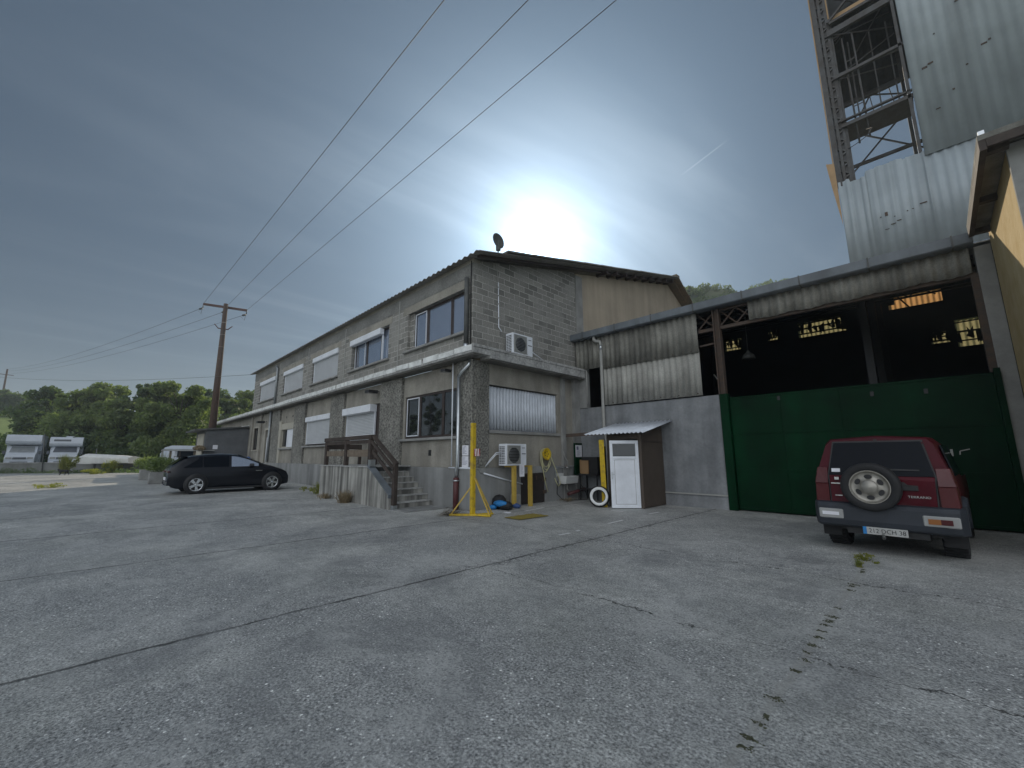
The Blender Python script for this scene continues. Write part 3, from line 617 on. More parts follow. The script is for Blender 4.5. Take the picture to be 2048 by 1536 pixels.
pipe('conduit', 'white', [(-10.98, YF-.03, 4.65), (-10.96, YF-.03, 1.3)], .022)
pipe('conduit', 'white', [(-11.05, YF-.06, 1.24), (-9.92, YF-.05, 1.24)], .028)
pipe('conduit', 'white', [(XG+.10, 8.5, 1.08), (XG+.10, 9.3, .88), (XG+.10, 10.2, .68)], .024)
pipe('conduit', 'pvc', [(XG+.09, 8.15, 1.25), (XG+.09, 8.32, 1.22), (XG+.10, 8.38, 1.1), (XG+.10, 8.5, 1.08)], .014)
# cable down the gable from the dish
pipe('dish_cable', 'pvc', [(XG+.04, 9.05, 8.15), (XG+.04, 9.12, 7.8), (XG+.03, 9.16, 7.5)], .015)
pipe('conduit', 'white', [(XG+.04, 9.16, 7.5), (XG+.04, 9.18, 5.9), (XG+.12, 9.24, 5.75)], .018)
for z in (7.3, 7.0, 6.7, 6.2): MB().box(XG, XG+.06, 9.12, 9.21, z, z+.04).build('clip', M['pvc'], bld)
# floodlights
def flood(x, y, z, s=1):
    t = empty('floodlight', (x, y, z))
    MB().box(x-.11*s, x+.11*s, y-.30*s, y-.06, z-.02, z+.07*s).build('housing', M['blackm'], t, bevel=.01)
    MB().box(x-.09*s, x+.09*s, y-.29*s, y-.08, z-.026, z-.021).build('lens', M['lampc'], t)
    MB().bar((x, y-.08, z+.03), (x, y+.1, z+.12), .03, .03).build('bracket', M['blackm'], t); return t
tag(flood(-16.35, YF+.02, 4.22, 1.6), 'black floodlight under the ledge above the stair door', 'floodlight', 'floodlights under the ledge')
tag(flood(-11.15, YF+.0, 4.36, 1.1), 'black floodlight under the ledge next to the building corner', 'floodlight', 'floodlights under the ledge')
tag(flood(-32.9, YF-.0, 3.95, 1.7), 'dark floodlight above the pale far door of the long facade', 'floodlight', 'floodlights under the ledge')

# satellite dish on the roof corner
t = empty('satellite_dish', (-9.6, 9.0, 8.4), 'dark satellite dish on a short mast at the roof corner', 'satellite dish')
c0 = Vector((-9.78, 9.0, 8.92)); ax = Vector((.98, .06, .06)).normalized(); vs = []
pr = [(0, .07), (.10, .06), (.2, .035), (.27, 0)]
MB().lathe([(r*1.02, -h) for r, h in pr], c0, ax, 24).build('reflector', M['steel'], t, solid=.01)
MB().tube([(-9.8, 9.0, 8.2), (-9.8, 9.0, 8.7), c0], .02).build('mast', M['steel'], t); MB().box(-9.86, -9.72, 8.93, 9.07, 8.55, 8.75).build('mount_box', M['steel'], t, bevel=.02)
MB().tube([c0+Vector((0,0,-.24)), c0+ax*.12+Vector((0,0,-.2))], .015).build('feed_arm', M['steel'], t)

# ------------------------------------------------------------------ annex at the far end
t = empty('annex', (-38, 6.7, gz(-38)), 'low dark roughcast annex with a lean-to roof at the far end of the facade', 'annex')
g0 = gz(-38)
m = MB(); m.prism([(5.45, g0), (YF+.09, g0), (YF+.09, 3.82), (5.45, 3.56)], lambda a, b, t_: (t_, a, b), -41.5, -37.5); m.build('wall', M['annex'], t)
MB().box(-40.6, -37.95, 5.40, 5.445, 1.2, 3.35).build('pale_front_panel', M['cream'], t)
m = MB(); m.prism([(4.75, 3.50), (YF+.0, 3.86), (YF+.0, 3.98), (4.75, 3.62)], lambda a, b, t_: (t_, a, b), -41.8, -37.3); m.build('roof', M['steel'], t)
MB().box(-37.498, -37.48, 5.95, 6.25, 2.2, 2.5).build('notice', M['paper'], t)
MB().prism([(7.6, 3.90), (YF, 3.98), (YF, 4.03), (7.6, 3.95)], lambda a, b, t_: (t_, a, b), -37.4, -37.25).build('flashing', M['slabcap'], t)

# blue tarp bundle by the annex
m = MB(); m.grid(10, 6, lambda u, v: (-37.0+u*1.9, 7.5+v*.45+.05*math.sin(u*9), gz(-36)+.35+(1.0-.25*abs(u-.5))*min(1, v*1.6)+.05*math.sin(u*14+v*5)))
m.box(-37.0, -35.2, 7.55, 7.95, gz(-36), .8)
tag(m.build('tarp_bundle', M['bluet']), 'crumpled blue tarpaulin heaped against the wall next to the annex', 'tarpaulin')

# ------------------------------------------------------------------ hangar
YH = 13.5
hg = empty('hangar', (-4.4, YH, 0), 'open-fronted workshop hangar with corrugated cladding above a low rendered wall', 'hangar')
MB().box(-9.9, -4.56, YH, YH+.2, 0, 3.44).build('low_wall', M['hwall'], hg, bevel=.01)
MB().box(-9.9, -4.56, YH-.035, YH-.001, 0, .38).build('wall_foot', M['hwall'], hg)
MB().box(-6.5, -4.56, YH-.075, YH-.036, .385, .425).build('ledge_strip', M['pvc'], hg)
MB().box(-9.9, -9.5, YH-.03, YH+.2, 3.445, 6.1).build('corner_post', M['cgrey'], hg)
YC = YH-.06
corr(lambda u, v, w: (u, YC+w, v), -8.64, -5.06, 3.47, 4.98, .205, .028).build('lower_cladding', M['fibre_l'], hg, solid=.008)
corr(lambda u, v, w: (u, YC-.035+w, v), -8.64, -5.06, 4.86, 6.2, .205, .028).build('upper_cladding', M['fibre'], hg, solid=.008)
corr(lambda u, v, w: (u, YC+w, v), -9.98, -8.66, 4.96, 6.2, .205, .028).build('side_cladding', M['fibre'], hg, solid=.008)
corr(lambda u, v, w: (u, YC+w, v+.02*math.sin(u*7)), -3.52, 1.0, 5.56, 6.2, .205, .03).build('valance_cladding', M['fibre'], hg, solid=.008)
m = MB()
for x in np.arange(-8.4, -5.1, .62): m.box(x, x+.03, YC-.075, YC-.05, 4.90, 4.93); m.box(x+.1, x+.13, YC-.045, YC-.02, 3.52, 3.55)
m.build('cladding_bolt', M['rust'], hg)
# gutter and fascia
m = MB(); m.prism([(YH-.34, 6.20), (YH-.30, 6.17), (YH-.02, 6.17), (YH-.02, 6.42), (YH-.05, 6.42), (YH-.05, 6.21), (YH-.31, 6.21), (YH-.33, 6.42), (YH-.36, 6.42)], lambda a, b, t_: (t_, a, b), -10.0, 1.08)
gt = m.build('gutter', M['fascia'], hg)
m = MB()
for x in np.arange(-9.4, 1, 1.45): m.box(x, x+.03, YH-.37, YH-.0, 6.16, 6.44)
m.build('gutter_bracket', M['steel'], gt)
pipe('downpipe', 'pvc', [(-8.95, YH-.2, 6.2), (-8.95, YH-.2, 6.05), (-8.86, YH-.17, 5.98), (-8.72, YH-.14, 5.95), (-8.70, YH-.13, 5.8), (-8.70, YH-.13, 2.6), (-8.6, YH-.12, 2.0), (-8.6, YH-.12, 0)], .062, hg)
MB().tube([(-8.70, YH-.13, 5.62), (-8.70, YH-.13, 5.8)], .068).build('pipe_collar', M['zinc'], hg)
pipe('thin_pipe', 'pvc', [(-9.42, YH-.1, 4.9), (-9.42, YH-.1, 3.6)], .02, hg)
# steel frame
m = MB(); m.box(-4.56, -4.53, YH-.10, YH+.12, 3.44, 6.16); m.box(-4.40, -4.37, YH-.10, YH+.12, 3.44, 6.16); m.box(-4.53, -4.40, YH-.01, YH+.02, 3.44, 6.16); m.build('steel_post', M['rust'], hg)
MB().box(-4.555, -4.31, YH-.11, YH+.12, 0, 3.438).build('gate_post', M['green'], hg, bevel=.01)
m = MB(); m.box(-5.05, 1.05, YH+.0, YH+.12, 5.50, 5.60); m.box(-4.37, 1.0, YH+.04, YH+.14, 6.1, 6.16)
for x0, x1 in ((-5.05, -4.56), (-4.37, -3.9), (-3.9, -3.4)):
    m.bar((x0, YH+.07, 5.62), (x1, YH+.07, 6.12), .035, .035); m.bar((x0, YH+.09, 6.12), (x1, YH+.09, 5.62), .035, .035)
m.bar((-5.05, YH+.05, 5.07), (-4.56, YH+.05, 5.09), .05, .05)
m.build('frame_beam', M['rust'], hg)
MB().bar((-5.0, YH+.9, 4.25), (-4.62, YH+.7, 3.7), .025, .025).build('stay_rod', M['pvc'], hg)
MB().box(.96, 1.08, YH-.03, YH+.16, 3.33, 5.56).build('steel_post', M['rust'], hg)
MB().box(1.0, 1.10, YH-.10, YH+.12, 0, 3.40).build('gate_post', M['green'], hg)
MB().box(1.08, 1.34, YH-.05, YH+.3, 0, 6.16).build('concrete_pillar', M['cgrey'], hg, bevel=.01)
# interior shell: roof, back wall, trusses
m = MB(); m.add([(-9.95, YH-.0, 6.44), (1.1, YH-.0, 6.44), (1.1, 28, 10.0), (-9.95, 28, 10.0)], [(0,1,2,3)]); m.build('roof', M['roof'], hg, solid=.03)
back_ops = [(-8.9,-7.9,8.15,8.85), (-6.45,-5.95,8.35,8.95), (-4.9,-2.75,8.2,9.05), (-.95,.98,8.85,9.5), (.35,1.0,6.8,7.35), (1.2,2.1,6.5,7.8), (-6.2, 5, 9.98, 10)]
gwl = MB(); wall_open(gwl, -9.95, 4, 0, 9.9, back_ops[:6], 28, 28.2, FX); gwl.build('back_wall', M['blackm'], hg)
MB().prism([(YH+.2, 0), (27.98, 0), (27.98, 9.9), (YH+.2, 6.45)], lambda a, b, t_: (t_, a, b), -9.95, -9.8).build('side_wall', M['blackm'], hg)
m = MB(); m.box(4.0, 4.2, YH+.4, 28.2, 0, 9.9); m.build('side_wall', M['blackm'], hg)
MB().add([(1.1, YH+.4, 6.4), (4.2, YH+.4, 6.4), (4.2, 28, 10.0), (1.1, 28, 10.0)], [(0,1,2,3)]).build('roof', M['roof'], hg, solid=.03)
for i, o in enumerate(back_ops[:6]):
    corr(lambda u, v, w: (u, 28.1+w, v), o[0], o[1], o[2], o[3], .2, .03).build('skylight_panel', M['trans_o' if i == 3 else 'trans_y'], hg)
    m = MB()
    if i != 3:
        for k in range(3): zz = o[2]+(o[3]-o[2])*(k+.6)/3; m.bar((o[0], 27.9, zz), (o[1], 27.9, zz+random.uniform(-.05, .05)), .05, random.uniform(.05, .10))
        for k in range(int(5+6*(o[1]-o[0]))): xx = random.uniform(o[0]-.1, o[1]); m.prism([(xx, o[2]+random.uniform(-.1, .5)), (xx+random.uniform(.06, .25), o[2]+random.uniform(-.1, .4)), (xx+random.uniform(.1, .25), o[2]+random.uniform(.3, .9)), (xx+random.uniform(-.05, .1), o[2]+random.uniform(.3, .9))], lambda a, b, t_: (a, t_, b), 27.8-k*.01, 27.81-k*.01)
    else:
        m.bar((o[0]+.35, 27.9, 9.5), (o[0]+.75, 27.9, 8.8), .08, .06); m.bar((o[1]-.5, 27.9, 9.45), (o[1]-.2, 27.9, 9.2), .05, .05); m.box(o[0], o[0]+.25, 27.85, 27.88, 9.05, 9.6)
    m.build('purlin_scrap', M['blackm'], hg)
m = MB()
for y in (17, 21, 25):
    zt = 6.44+(y-YH)*.2455-.15
    m.box(-9.8, 4, y, y+.1, zt-.1, zt); m.box(-9.8, 4, y, y+.1, zt-.62, zt-.55)
    for k in range(10): x0 = -9.8+k*1.38; m.bar((x0, y+.05, zt-.58), (x0+.69, y+.05, zt-.05), .04, .04); m.bar((x0+.69, y+.05, zt-.05), (x0+1.38, y+.05, zt-.58), .04, .04)
    m.box(-1.3, -1.1, y, y+.2, 0, zt)
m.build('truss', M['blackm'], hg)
# hanging factory lamp
t = empty('pendant_lamp', (-3.9, 15.5, 5.3), 'round factory pendant lamp hanging just inside the open hangar front', 'lamp')
pp = on(1497, 712, 'y', 15.5)
MB().lathe([(.03,.30),(.06,.22),(.17,.14),(.21,.0),(.20,-.0)], (pp.x, pp.y, pp.z-.1), (0,0,1), 20).build('shade', M['steel'], t)
MB().tube([(pp.x, pp.y, pp.z+.18), (pp.x, pp.y, 6.6)], .012).build('rod', M['steel'], t)

# green gate
t = empty('sliding_gate', (-1.7, YH, 0), 'dark green sheet metal sliding gate across the hangar opening', 'gate')
m = MB(); m.box(-4.30, 1.0, YH+.02, YH+.06, 0.03, 3.32)
m.build('sheet', M['green'], t)
m = MB()
for z in (0.05, 1.15, 2.2, 3.27): m.box(-4.29, .99, YH+.004, YH+.019, z, z+.05)
for x in (-3.0, -1.67, -.35): m.box(x, x+.012, YH+.008, YH+.019, .1, 3.26)
m.build('rail', M['green'], t)
m = MB()
for x, z in ((-3.05, 3.12), (-1.05, 3.02), (-.1, 2.98)): m.box(x, x+.07, YH+.0, YH+.004+.015, z, z+.11)
m.build('slot', M['blackm'], t)
m = MB(); m.box(.15, .19, YH-.03, YH+.0, 1.55, 1.7); m.bar((.3, YH-.02, 1.66), (.45, YH-.02, 1.70), .02, .02); m.bar((.3, YH-.02, 1.66), (.29, YH-.02, 1.58), .02, .02); m.build('latch', M['pvc'], t)

# ------------------------------------------------------------------ right-hand building
XW = 1.345; YW = 9.7
rb = empty('ochre_building', (XW, YW, 0), 'ochre rendered building at the right edge with a grey gable and brown eave', 'building')
wall_open(MB(), YW+.2, YH-.06, 0, 6.42, [(9.9, 11.55, -.1, 3.98)], XW, XW+.3, lambda u, y, z: (y, u, z)).build('side_wall', M['yellow'], rb)
MB().prism([(XW+.0, 0), (6, 0), (6, 6.42), (XW+.0, 6.42)], lambda a, b, t_: (a, t_, b), YW, YW+.2).build('front_wall', M['cgrey'], rb)
MB().box(XW+1.2, XW+1.3, 9.9, 11.6, 0, 4.0).build('opening_backing', M['blackm'], rb)
MB().box(XW-.02, XW+.0, YW-.0, YW+.08, 0, 6.4).build('corner_bead', M['cgrey'], rb)
rz_ = 6.44
m = MB(); m.box(1.02, 6, 9.33, YH-.4, rz_+.02, rz_+.11); rr = m.build('roof', M['fibre'], rb)
m = MB(); m.box(1.02, 1.10, 9.33, YH-.4, rz_-.16, rz_+.015); m.box(1.104, 6, 9.33, 9.40, rz_-.12, rz_+.015); m.build('barge_board', M['wood'], rr)
m = MB(); m.box(1.104, XW-.005, 9.41, YH-.42, rz_-.03, rz_+.0)
m.build('eave_soffit', M['fibre'], rr)
m = MB()
for y in (9.5, 11.4, 13.0): m.box(1.104, XW-.005, y, y+.12, rz_-.14, rz_-.034)
m.build('rafter_end', M['wood'], rr)
for x, y in ((1.04, 9.36), (1.9, 9.36)): MB().box(x, x+.07, y, y+.05, rz_+.11, rz_+.19).build('roof_bolt', M['zinc'], rr)

# ------------------------------------------------------------------ tall silo tower behind the hangar
T = 17.0; TB = 20.5
tw = empty('silo_tower', (0, T, 0), 'tall derelict tower clad in pale corrugated sheets with an exposed steel bay', 'tower')
XT0, XT1 = -1.32, .80
def tsheet(name, x0, x1, z0, z1, y, mt='tower', pitch=.21, amp=.022):
    return corr(lambda u, v, w: (u, y+w, v), x0, x1, z0, z1, pitch, amp).build(name, M[mt], tw, solid=.006)
# lower cladding with a ragged upper edge
ed = MB(); n = 300; z_at = lambda x: 10.78-.04*((x*2.7) % 1) + (.06 if -.6 < x < .3 else 0) - (.12 if -1.0 < x < -.62 else 0)
ed.grid(n, 1, lambda u, v: (XT0+u*(7.4+0), T+.014*math.sin((XT0+u*7.4)*30), 7.5+v*((z_at(XT0+u*7.4) if XT0+u*7.4 < XT1 else 10.72)-7.5)))
ed.build('lower_cladding', M['tower'], tw, solid=.006)
tsheet('upper_cladding', XT1, 6.1, 10.58, 23, T-.04, pitch=.24, amp=.010)
m = MB()
for x, z, w, h in ((1.08, 13.4, .12, .07), (1.22, 13.48, .12, .05), (1.35, 16.2, .12, .03), (1.95, 12.9, .05, .04), (1.6, 12.3, .05, .05), (2.3, 13.3, .12, .05), (2.45, 13.36, .05, .05), (1.2, 11.9, .10, .03), (2.0, 15.1, .22, .05), (2.25, 15.4, .10, .04), (1.45, 14.4, .04, .03)):
    m.box(x, x+w, T-.066, T-.055, z, z+h)
for x, z, w, h in ((-.30, 9.05, .07, .13), (-.42, 9.05, .03, .03), (.32, 9.02, .04, .02), (.5, 9.1, .16, .03), (-.2, 8.72, .12, .02), (-.05, 8.78, .1, .025), (-.35, 8.6, .1, .015), (.2, 9.0, .03, .03), (-.1, 8.95, .03, .02)):
    m.box(x, x+w, T-.03, T-.018, z, z+h)
m.build('rust_hole', M['rust'], tw)
# corner column (laced steel) and beams of the open bay
m = MB(); m.box(XT0-.02, XT0+.12, T, T+.12, 10.6, 23); m.box(XT0+.16, XT0+.24, T+.05, T+.12, 10.7, 23); m.box(XT0+.30, XT0+.46, T+.16, T+.3, 10.7, 23); m.box(-1.0, -.92, T+.1, T+.2, 10.7, 23)
m.box(-1.2, -1.0, T+.14, T+.2, 10.7, 23)
for k in range(30): z = 10.8+k*.42; m.bar((-1.25, T+.08, z), (-.95, T+.12, z+.21), .05, .05); m.bar((-.95, T+.12, z+.21), (-1.25, T+.08, z+.42), .05, .05)
m.box(XT1-.12, XT1-.04, T+.02, T+.12, 10.7, 23)
m.build('corner_column', M['steel2'], tw)
m = MB(); random.seed(21)
for k in range(16):
    z = 15.0+k*.42; x = -.95; m.bar((x, T+.3+(k%4)*.7, z), (XT1-.1, T+.5+(k%3)*.9, z+(.9 if k % 2 else -.1)), .035, .035)
for x in (-.55, .05, .5): m.box(x, x+.04, T+1.2, T+1.24, 12.95, 16.8)
m.box(-.9, XT1, T+1.9, T+1.96, 14.0, 14.06); m.box(-.9, XT1, T+2.4, T+2.46, 15.1, 15.16)
m.build('inner_bracing', M['steel2'], tw)
m = MB()
for z, h in ((12.72, .12), (14.66, .10), (16.45, .22), (12.95, .05)): m.box(-1.0, XT1, T+.02, T+.12, z, z+h)
m.box(-1.0, XT1, T+.2, T+1.3, 12.86, 12.92)                      # platform
m.box(-.9, XT1, T+.02, T+.1, 16.9, 17.0); m.bar((-.95, T+.05, 17.0), (.75, T+.05, 18.4), .07, .07)
m.build('front_beam', M['steel2'], tw)
m = MB(); m.box(-.98, .78, T+.15, T+.22, 17.1, 17.25); m.bar((-.9, T+.18, 18.6), (.1, T+.18, 18.1), .06, .06); m.box(-.95, -.88, T+.15, T+.22, 17.1, 19.5); m.bar((.1, T+.18, 18.1), (.6, T+.18, 19.3), .06, .06)
m.build('ochre_truss', M['orange'], tw)
m = MB()
m.tube([(-.64, T+.2, 16.2), (-.61, T+.2, 12.0)], .03, 6); m.tube([(-.36, T+.2, 16.2), (-.33, T+.2, 12.1)], .03, 6)
for z in (13.4, 15.2): m.box(-.62, -.34, T+.18, T+.2, z, z+.03)
m.tube([(-.95, T+.2, 11.95), (-.7, T+.0, 11.9), (-.4, T-.05, 12.0), (-.25, T+.0, 12.25), (-.4, T+.2, 12.4)], .012, 5)
m.build('ladder', M['steel2'], tw)
m = MB()
for a, b in (((-1.07, 12.82), (.83, 14.68)), ((-.95, 14.62), (.97, 12.8))): m.bar((a[0], TB, a[1]), (b[0], TB, b[1]), .05, .05)
m.box(-1.2, 1.1, TB, TB+.1, 13.05, 13.16); m.box(-1.2, 1.1, TB, TB+.12, 15.86, 16.05)
m.bar((-.2, TB+.05, 15.9), (.75, TB+.05, 15.3), .045, .045); m.bar((-.2, TB+.05, 15.9), (-.8, TB+.05, 14.8), .045, .045); m.bar((.35, TB+.05, 15.9), (.45, TB+.05, 15.0), .03, .03); m.bar((-.22, TB+.05, 15.9), (-.16, TB+.05, 14.9), .03, .03)
m.box(.70, .80, TB-.1, TB, 12, 17); m.box(-1.3, -1.1, TB-.1, TB, 12, 23)
m.build('back_bracing', M['steel2'], tw)
MB().box(-1.15, XT1+.4, T+.3, TB+.0, 14.58, 14.70).build('upper_platform', M['steel2'], tw) if False else None
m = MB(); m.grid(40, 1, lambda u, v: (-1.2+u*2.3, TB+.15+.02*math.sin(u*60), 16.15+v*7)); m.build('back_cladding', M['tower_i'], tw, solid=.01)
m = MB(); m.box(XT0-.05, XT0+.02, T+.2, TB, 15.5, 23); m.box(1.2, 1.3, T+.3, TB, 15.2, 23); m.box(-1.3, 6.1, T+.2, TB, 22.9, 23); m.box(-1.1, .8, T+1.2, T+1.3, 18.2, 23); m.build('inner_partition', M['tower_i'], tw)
MB().box(6.0, 6.1, T+.1, TB, 8, 22.9).build('side_cladding', M['tower'], tw)
# flap of sheeting on the outer corner, its sunlit tone put into the ochre colour
m = MB(); m.box(XT0-.065, XT0-.03, T+.02, T+.06, 11.5, 23); m.prism([(XT0-.025, 9.2), (XT0-.02, 11.5), (XT0-.24, 11.6), (XT0-.16, 10.6)], lambda a, b, t_: (a, t_, b), T+.0, T+.018); m.build('corner_flap', M['orange'], tw)

# ------------------------------------------------------------------ stair
st = empty('entrance_stair', (-14.5, 7.3, 0), 'concrete entrance stair with streaked side wall and dark wooden railing', 'staircase')
MB().prism([(-17.55, 0), (-11.9, 0), (-11.9, .46), (-13.32, 1.25), (-17.55, 1.25)], lambda a, b, t_: (a, t_, b), 6.45, 6.62).build('side_wall', M['stairwall'], st, bevel=.012)
MB().box(-17.55, -13.7, 6.62, YF-.065, 0, 1.24).build('landing', M['plinth'], st)
MB().box(-17.62, -13.33, 6.41, YF-.065, 1.251, 1.285).build('landing_edge', M['slab'], st)
for i, (x, z) in enumerate([(-13.42,1.07),(-13.12,.89),(-12.82,.71),(-12.52,.53),(-12.22,.35),(-11.92,.17)]):
    MB().box(x-.32 if i else -13.7, x, 6.63, YF-.065, 0, z).build('step', M['stairwall'], st)
    MB().box(x-.34, x+.025, 6.64, YF-.07, z+.001, z+.03).build('tread', M['slab'], st)
MB().box(-12.0, -11.0, 6.5, YF-.1, .0, .03).build('base_slab', M['plinth'], st)
MB().bar((-13.40, 6.52, 1.32), (-11.86, 6.52, .44), .24, .03).bar((-11.86, 6.52, .47), (-11.90, 6.52, .36), .24, .03).build('coping', M['fascia'], st)
MB().box(-13.38, -13.2, 6.43, 6.6, 1.28, 1.5).build('post_shoe', M['zinc'], st)
rl = MB().box(-17.35, -13.3, 6.44, 6.56, 2.19, 2.33).build('top_rail', M['wood'], st, bevel=.01)
MB().box(-17.3, -13.4, 6.47, 6.52, 2.05, 2.17).build('under_rail', M['wood'], st)
for x in (-17.3, -15.42, -13.5): MB().box(x, x+.17, 6.46, 6.58, 1.285, 2.19).build('railing_post', M['wood'], st)
for x in (-17.3, -15.9): MB().box(x, x+.12, 7.85, 7.95, 1.285, 2.1).build('railing_post', M['wood'], st)
MB().box(-17.2, -15.3, 6.49, 6.53, 1.62, 1.82).build('mid_rail', M['wood2'], st); MB().box(-15.2, -13.5, 6.49, 6.53, 1.60, 1.84).build('mid_rail', M['wood2'], st)
MB().box(-17.3, -17.2, 6.6, 7.95, 1.9, 2.1).build('mid_rail', M['wood'], st)
MB().bar((-13.36, 6.56, 2.29), (-11.70, 6.56, 1.36), .10, .10).build('stair_rail', M['wood'], st)
MB().bar((-13.36, 6.50, 2.12), (-11.78, 6.50, 1.22), .05, .10).build('stair_rail', M['wood'], st)
MB().bar((-13.3, 6.53, 1.78), (-11.80, 6.53, .92), .04, .12).build('stair_rail', M['wood'], st)
MB().box(-11.86, -11.72, 6.50, 6.62, .12, 1.42).build('railing_post', M['wood'], st)
MB().box(-11.87, -11.71, 6.49, 6.63, 0, .14).build('post_shoe', M['zinc'], st)

# ------------------------------------------------------------------ air conditioners
def ac_unit(name, label, y0, z0, x0, w=.92, h=.68, d=.34, gap=0):
    t = empty(name, (x0, y0, z0), label, 'air conditioner', 'outdoor air conditioning units')
    MB().box(x0, x0+d, y0, y0+w, z0, z0+h).build('casing', M['white'], t, bevel=.015, seg=2)
    MB().box(x0+d, x0+d+.012, y0+.05, y0+w*.70, z0+.05, z0+h-.05).build('front_panel', M['pvc'], t, bevel=.005)
    g = MB(); cy_, cz_ = y0+w*.37, z0+h*.48
    for k in range(12):
        z = z0+.08+k*(h-.16)/11; g.box(x0+d+.012, x0+d+.02, y0+.07, y0+w*.68, z, z+.012)
    g.build('grille', M['zincd'], t)
    MB().lathe([(.0,.0),(.24,0),(.24,.004),(0,.004)], (x0+d+.0125, cy_, cz_), (1,0,0), 26).build('fan_opening', M['blackm'], t)
    g = MB()
    for k in range(11): z = z0+.06+k*(h-.12)/11; g.box(x0+.03, x0+d-.04, y0-.006, y0+.001, z, z+.03)
    g.build('side_fins', M['blackm'], t)
    g = MB()
    for k in range(4): x = x0+.06+k*(d-.12)/3; g.box(x, x+.012, y0-.012, y0-.006, z0+.05, z0+h-.05)
    g.build('fin_guard', M['white'], t)
    MB().box(x0+d+.001, x0+d+.006, y0+w*.76, y0+w*.95, z0+h*.52, z0+h*.56).box(x0+d+.001, x0+d+.006, y0+w*.78, y0+w*.92, z0+h*.8, z0+h*.83).build('marking', M['mohod'], t)
    return t
ac_unit('air_conditioner', 'white air conditioner unit raised on yellow steel legs beside the corner', 9.05, 1.30, XG+.18)
ac_unit('air_conditioner', 'white air conditioner unit standing on top of the concrete ledge', 9.45, 4.98, XG+.10, w=.98, h=.72)
pipe('condensate_pipe', 'white', [(XG+.3, 10.45, 5.25), (XG+.4, 11.0, 4.99)], .018)
# its yellow stand
t = empty('yellow_stand', (-9.6, 9.6, 0), 'yellow steel stand holding up the lower air conditioner', 'stand')
for y in (9.38, 10.12): MB().box(XG+.42, XG+.54, y, y+.10, 0, 1.24).build('leg', M['ydull'], t)
MB().box(XG+.10, XG+.54, 9.38, 9.48, 1.245, 1.295).box(XG+.10, XG+.54, 10.12, 10.22, 1.245, 1.295).build('bracket', M['ydull'], t)
nt_ = MB().box(XG+.56, XG+.565, 9.60, 9.82, .95, 1.33).build('notice', M['paper'])
tag(nt_, 'white paper notice hanging below the raised air conditioner', 'notice')
lines = MB(); 
for k in range(8): lines.box(XG+.566, XG+.567, 9.63, 9.63+random.uniform(.08, .16), 1.28-k*.035, 1.288-k*.035)
lines.build('printed_lines', M['ink'], nt_)
# insulated pipe pair of the lower unit
m = MB()
for dz in (0, .05): m.tube([(XG+.30, 9.05, 1.72-dz), (XG+.28, 8.85, 1.70-dz), (XG+.2, 8.68, 1.5-dz), (XG+.05, 8.6, 1.28-dz*.2)], .013)
m.build('insulated_pipe', M['white'], bld)
# grey pipe with concrete foot behind the stand
MB().tube([(XG+.16, 9.78, .2), (XG+.16, 9.78, 1.2)], .07).build('vertical_pipe', M['pvc'], bld); MB().box(XG+.07, XG+.30, 9.62, 9.95, 0, .38).build('pipe_foot', M['cgrey'], bld, bevel=.04)

# yellow tripod post at the corner
px_, py_ = -9.12, 7.44
t = empty('yellow_post', (px_, py_, 0), 'tall yellow steel post on a braced foot at the building corner', 'post')
MB().box(px_-.055, px_+.055, py_-.055, py_+.055, .03, 2.52).build('mast', M['ybeam'], t)
for dx, dy in ((-.42, -.40), (.50, .18), (.16, .55)):
    MB().bar((px_+dx*.02, py_+dy*.02, 1.12 if dx > 0 else .82), (px_+dx, py_+dy, .05), .035, .035).build('brace', M['ydull'], t)
MB().bar((px_-.46, py_-.42, .035), (px_+.10, py_+.06, .035), .10, .05).bar((px_, py_, .04), (px_+.52, py_+.2, .04), .10, .05).bar((px_, py_, .03), (px_+.17, py_+.58, .03), .10, .04).build('foot', M['ybeam'], t)
# striped red and white tape plate fixed to the post
s = MB().box(px_+.06, px_+.30, py_-.02, py_+.0, 1.60, 1.80).build('striped_plate', M['redp'], t)
m = MB()
for k in range(3): a = px_+.10+k*.07; m.prism([(a+.02, 1.601), (a+.05, 1.601), (a+.025, 1.799), (a-.005, 1.799)], lambda p, q, r_: (p, r_, q), py_-.024, py_-.021)
m.build('white_stripe', M['whitep'], s)
for z0, z1 in ((1.62, 1.93), (1.27, 1.60)):
    n_ = MB().box(-10.42, -10.12, YF-.03, YF-.012, z0, z1).build('notice', M['paper'])
    l_ = MB()
    for k in range(7): l_.box(-10.39, -10.39+random.uniform(.1, .24), YF-.033, YF-.031, z1-.05-k*.034, z1-.04-k*.034)
    l_.build('printed_lines', M['ink'], n_)
    tag(n_, 'upper white notice on the pier behind the yellow post' if z0 > 1.5 else 'lower white notice on the pier behind the yellow post', 'notice')

# hose reel
t = empty('hose_reel', (XG+.1, 11.4, 1.6), 'yellow hose reel on the gable wall with pale hose looped over it', 'hose reel')
ro = Vector((XG+.0, 11.38, 1.66))
MB().lathe([(.08,.0),(.08,.14),(.19,.15),(.22,.19),(.20,.20),(.16,.165),(.0,.16)], ro, (1,0,0), 28).build('drum', M['ybeam'], t)
m = MB()
for a in range(5): m.lathe([(0,0),(.022,0),(.022,.003),(0,.003)], ro+Vector((.1665, .09*math.cos(a*1.257), .09*math.sin(a*1.257))), (1,0,0), 8)
m.build('drum_hole', M['blackm'], t)
m = MB(); Y0 = 11.38
def loop(dy, r1, low, n=22):
    pts = []
    for k in range(n+1):
        a = math.pi*2*k/n
        pts.append((XG+.13+.02*math.sin(a), Y0+dy+r1*math.sin(a), 1.66+(.20*math.cos(a) if math.cos(a) > 0 else low*math.cos(a))))
    return pts
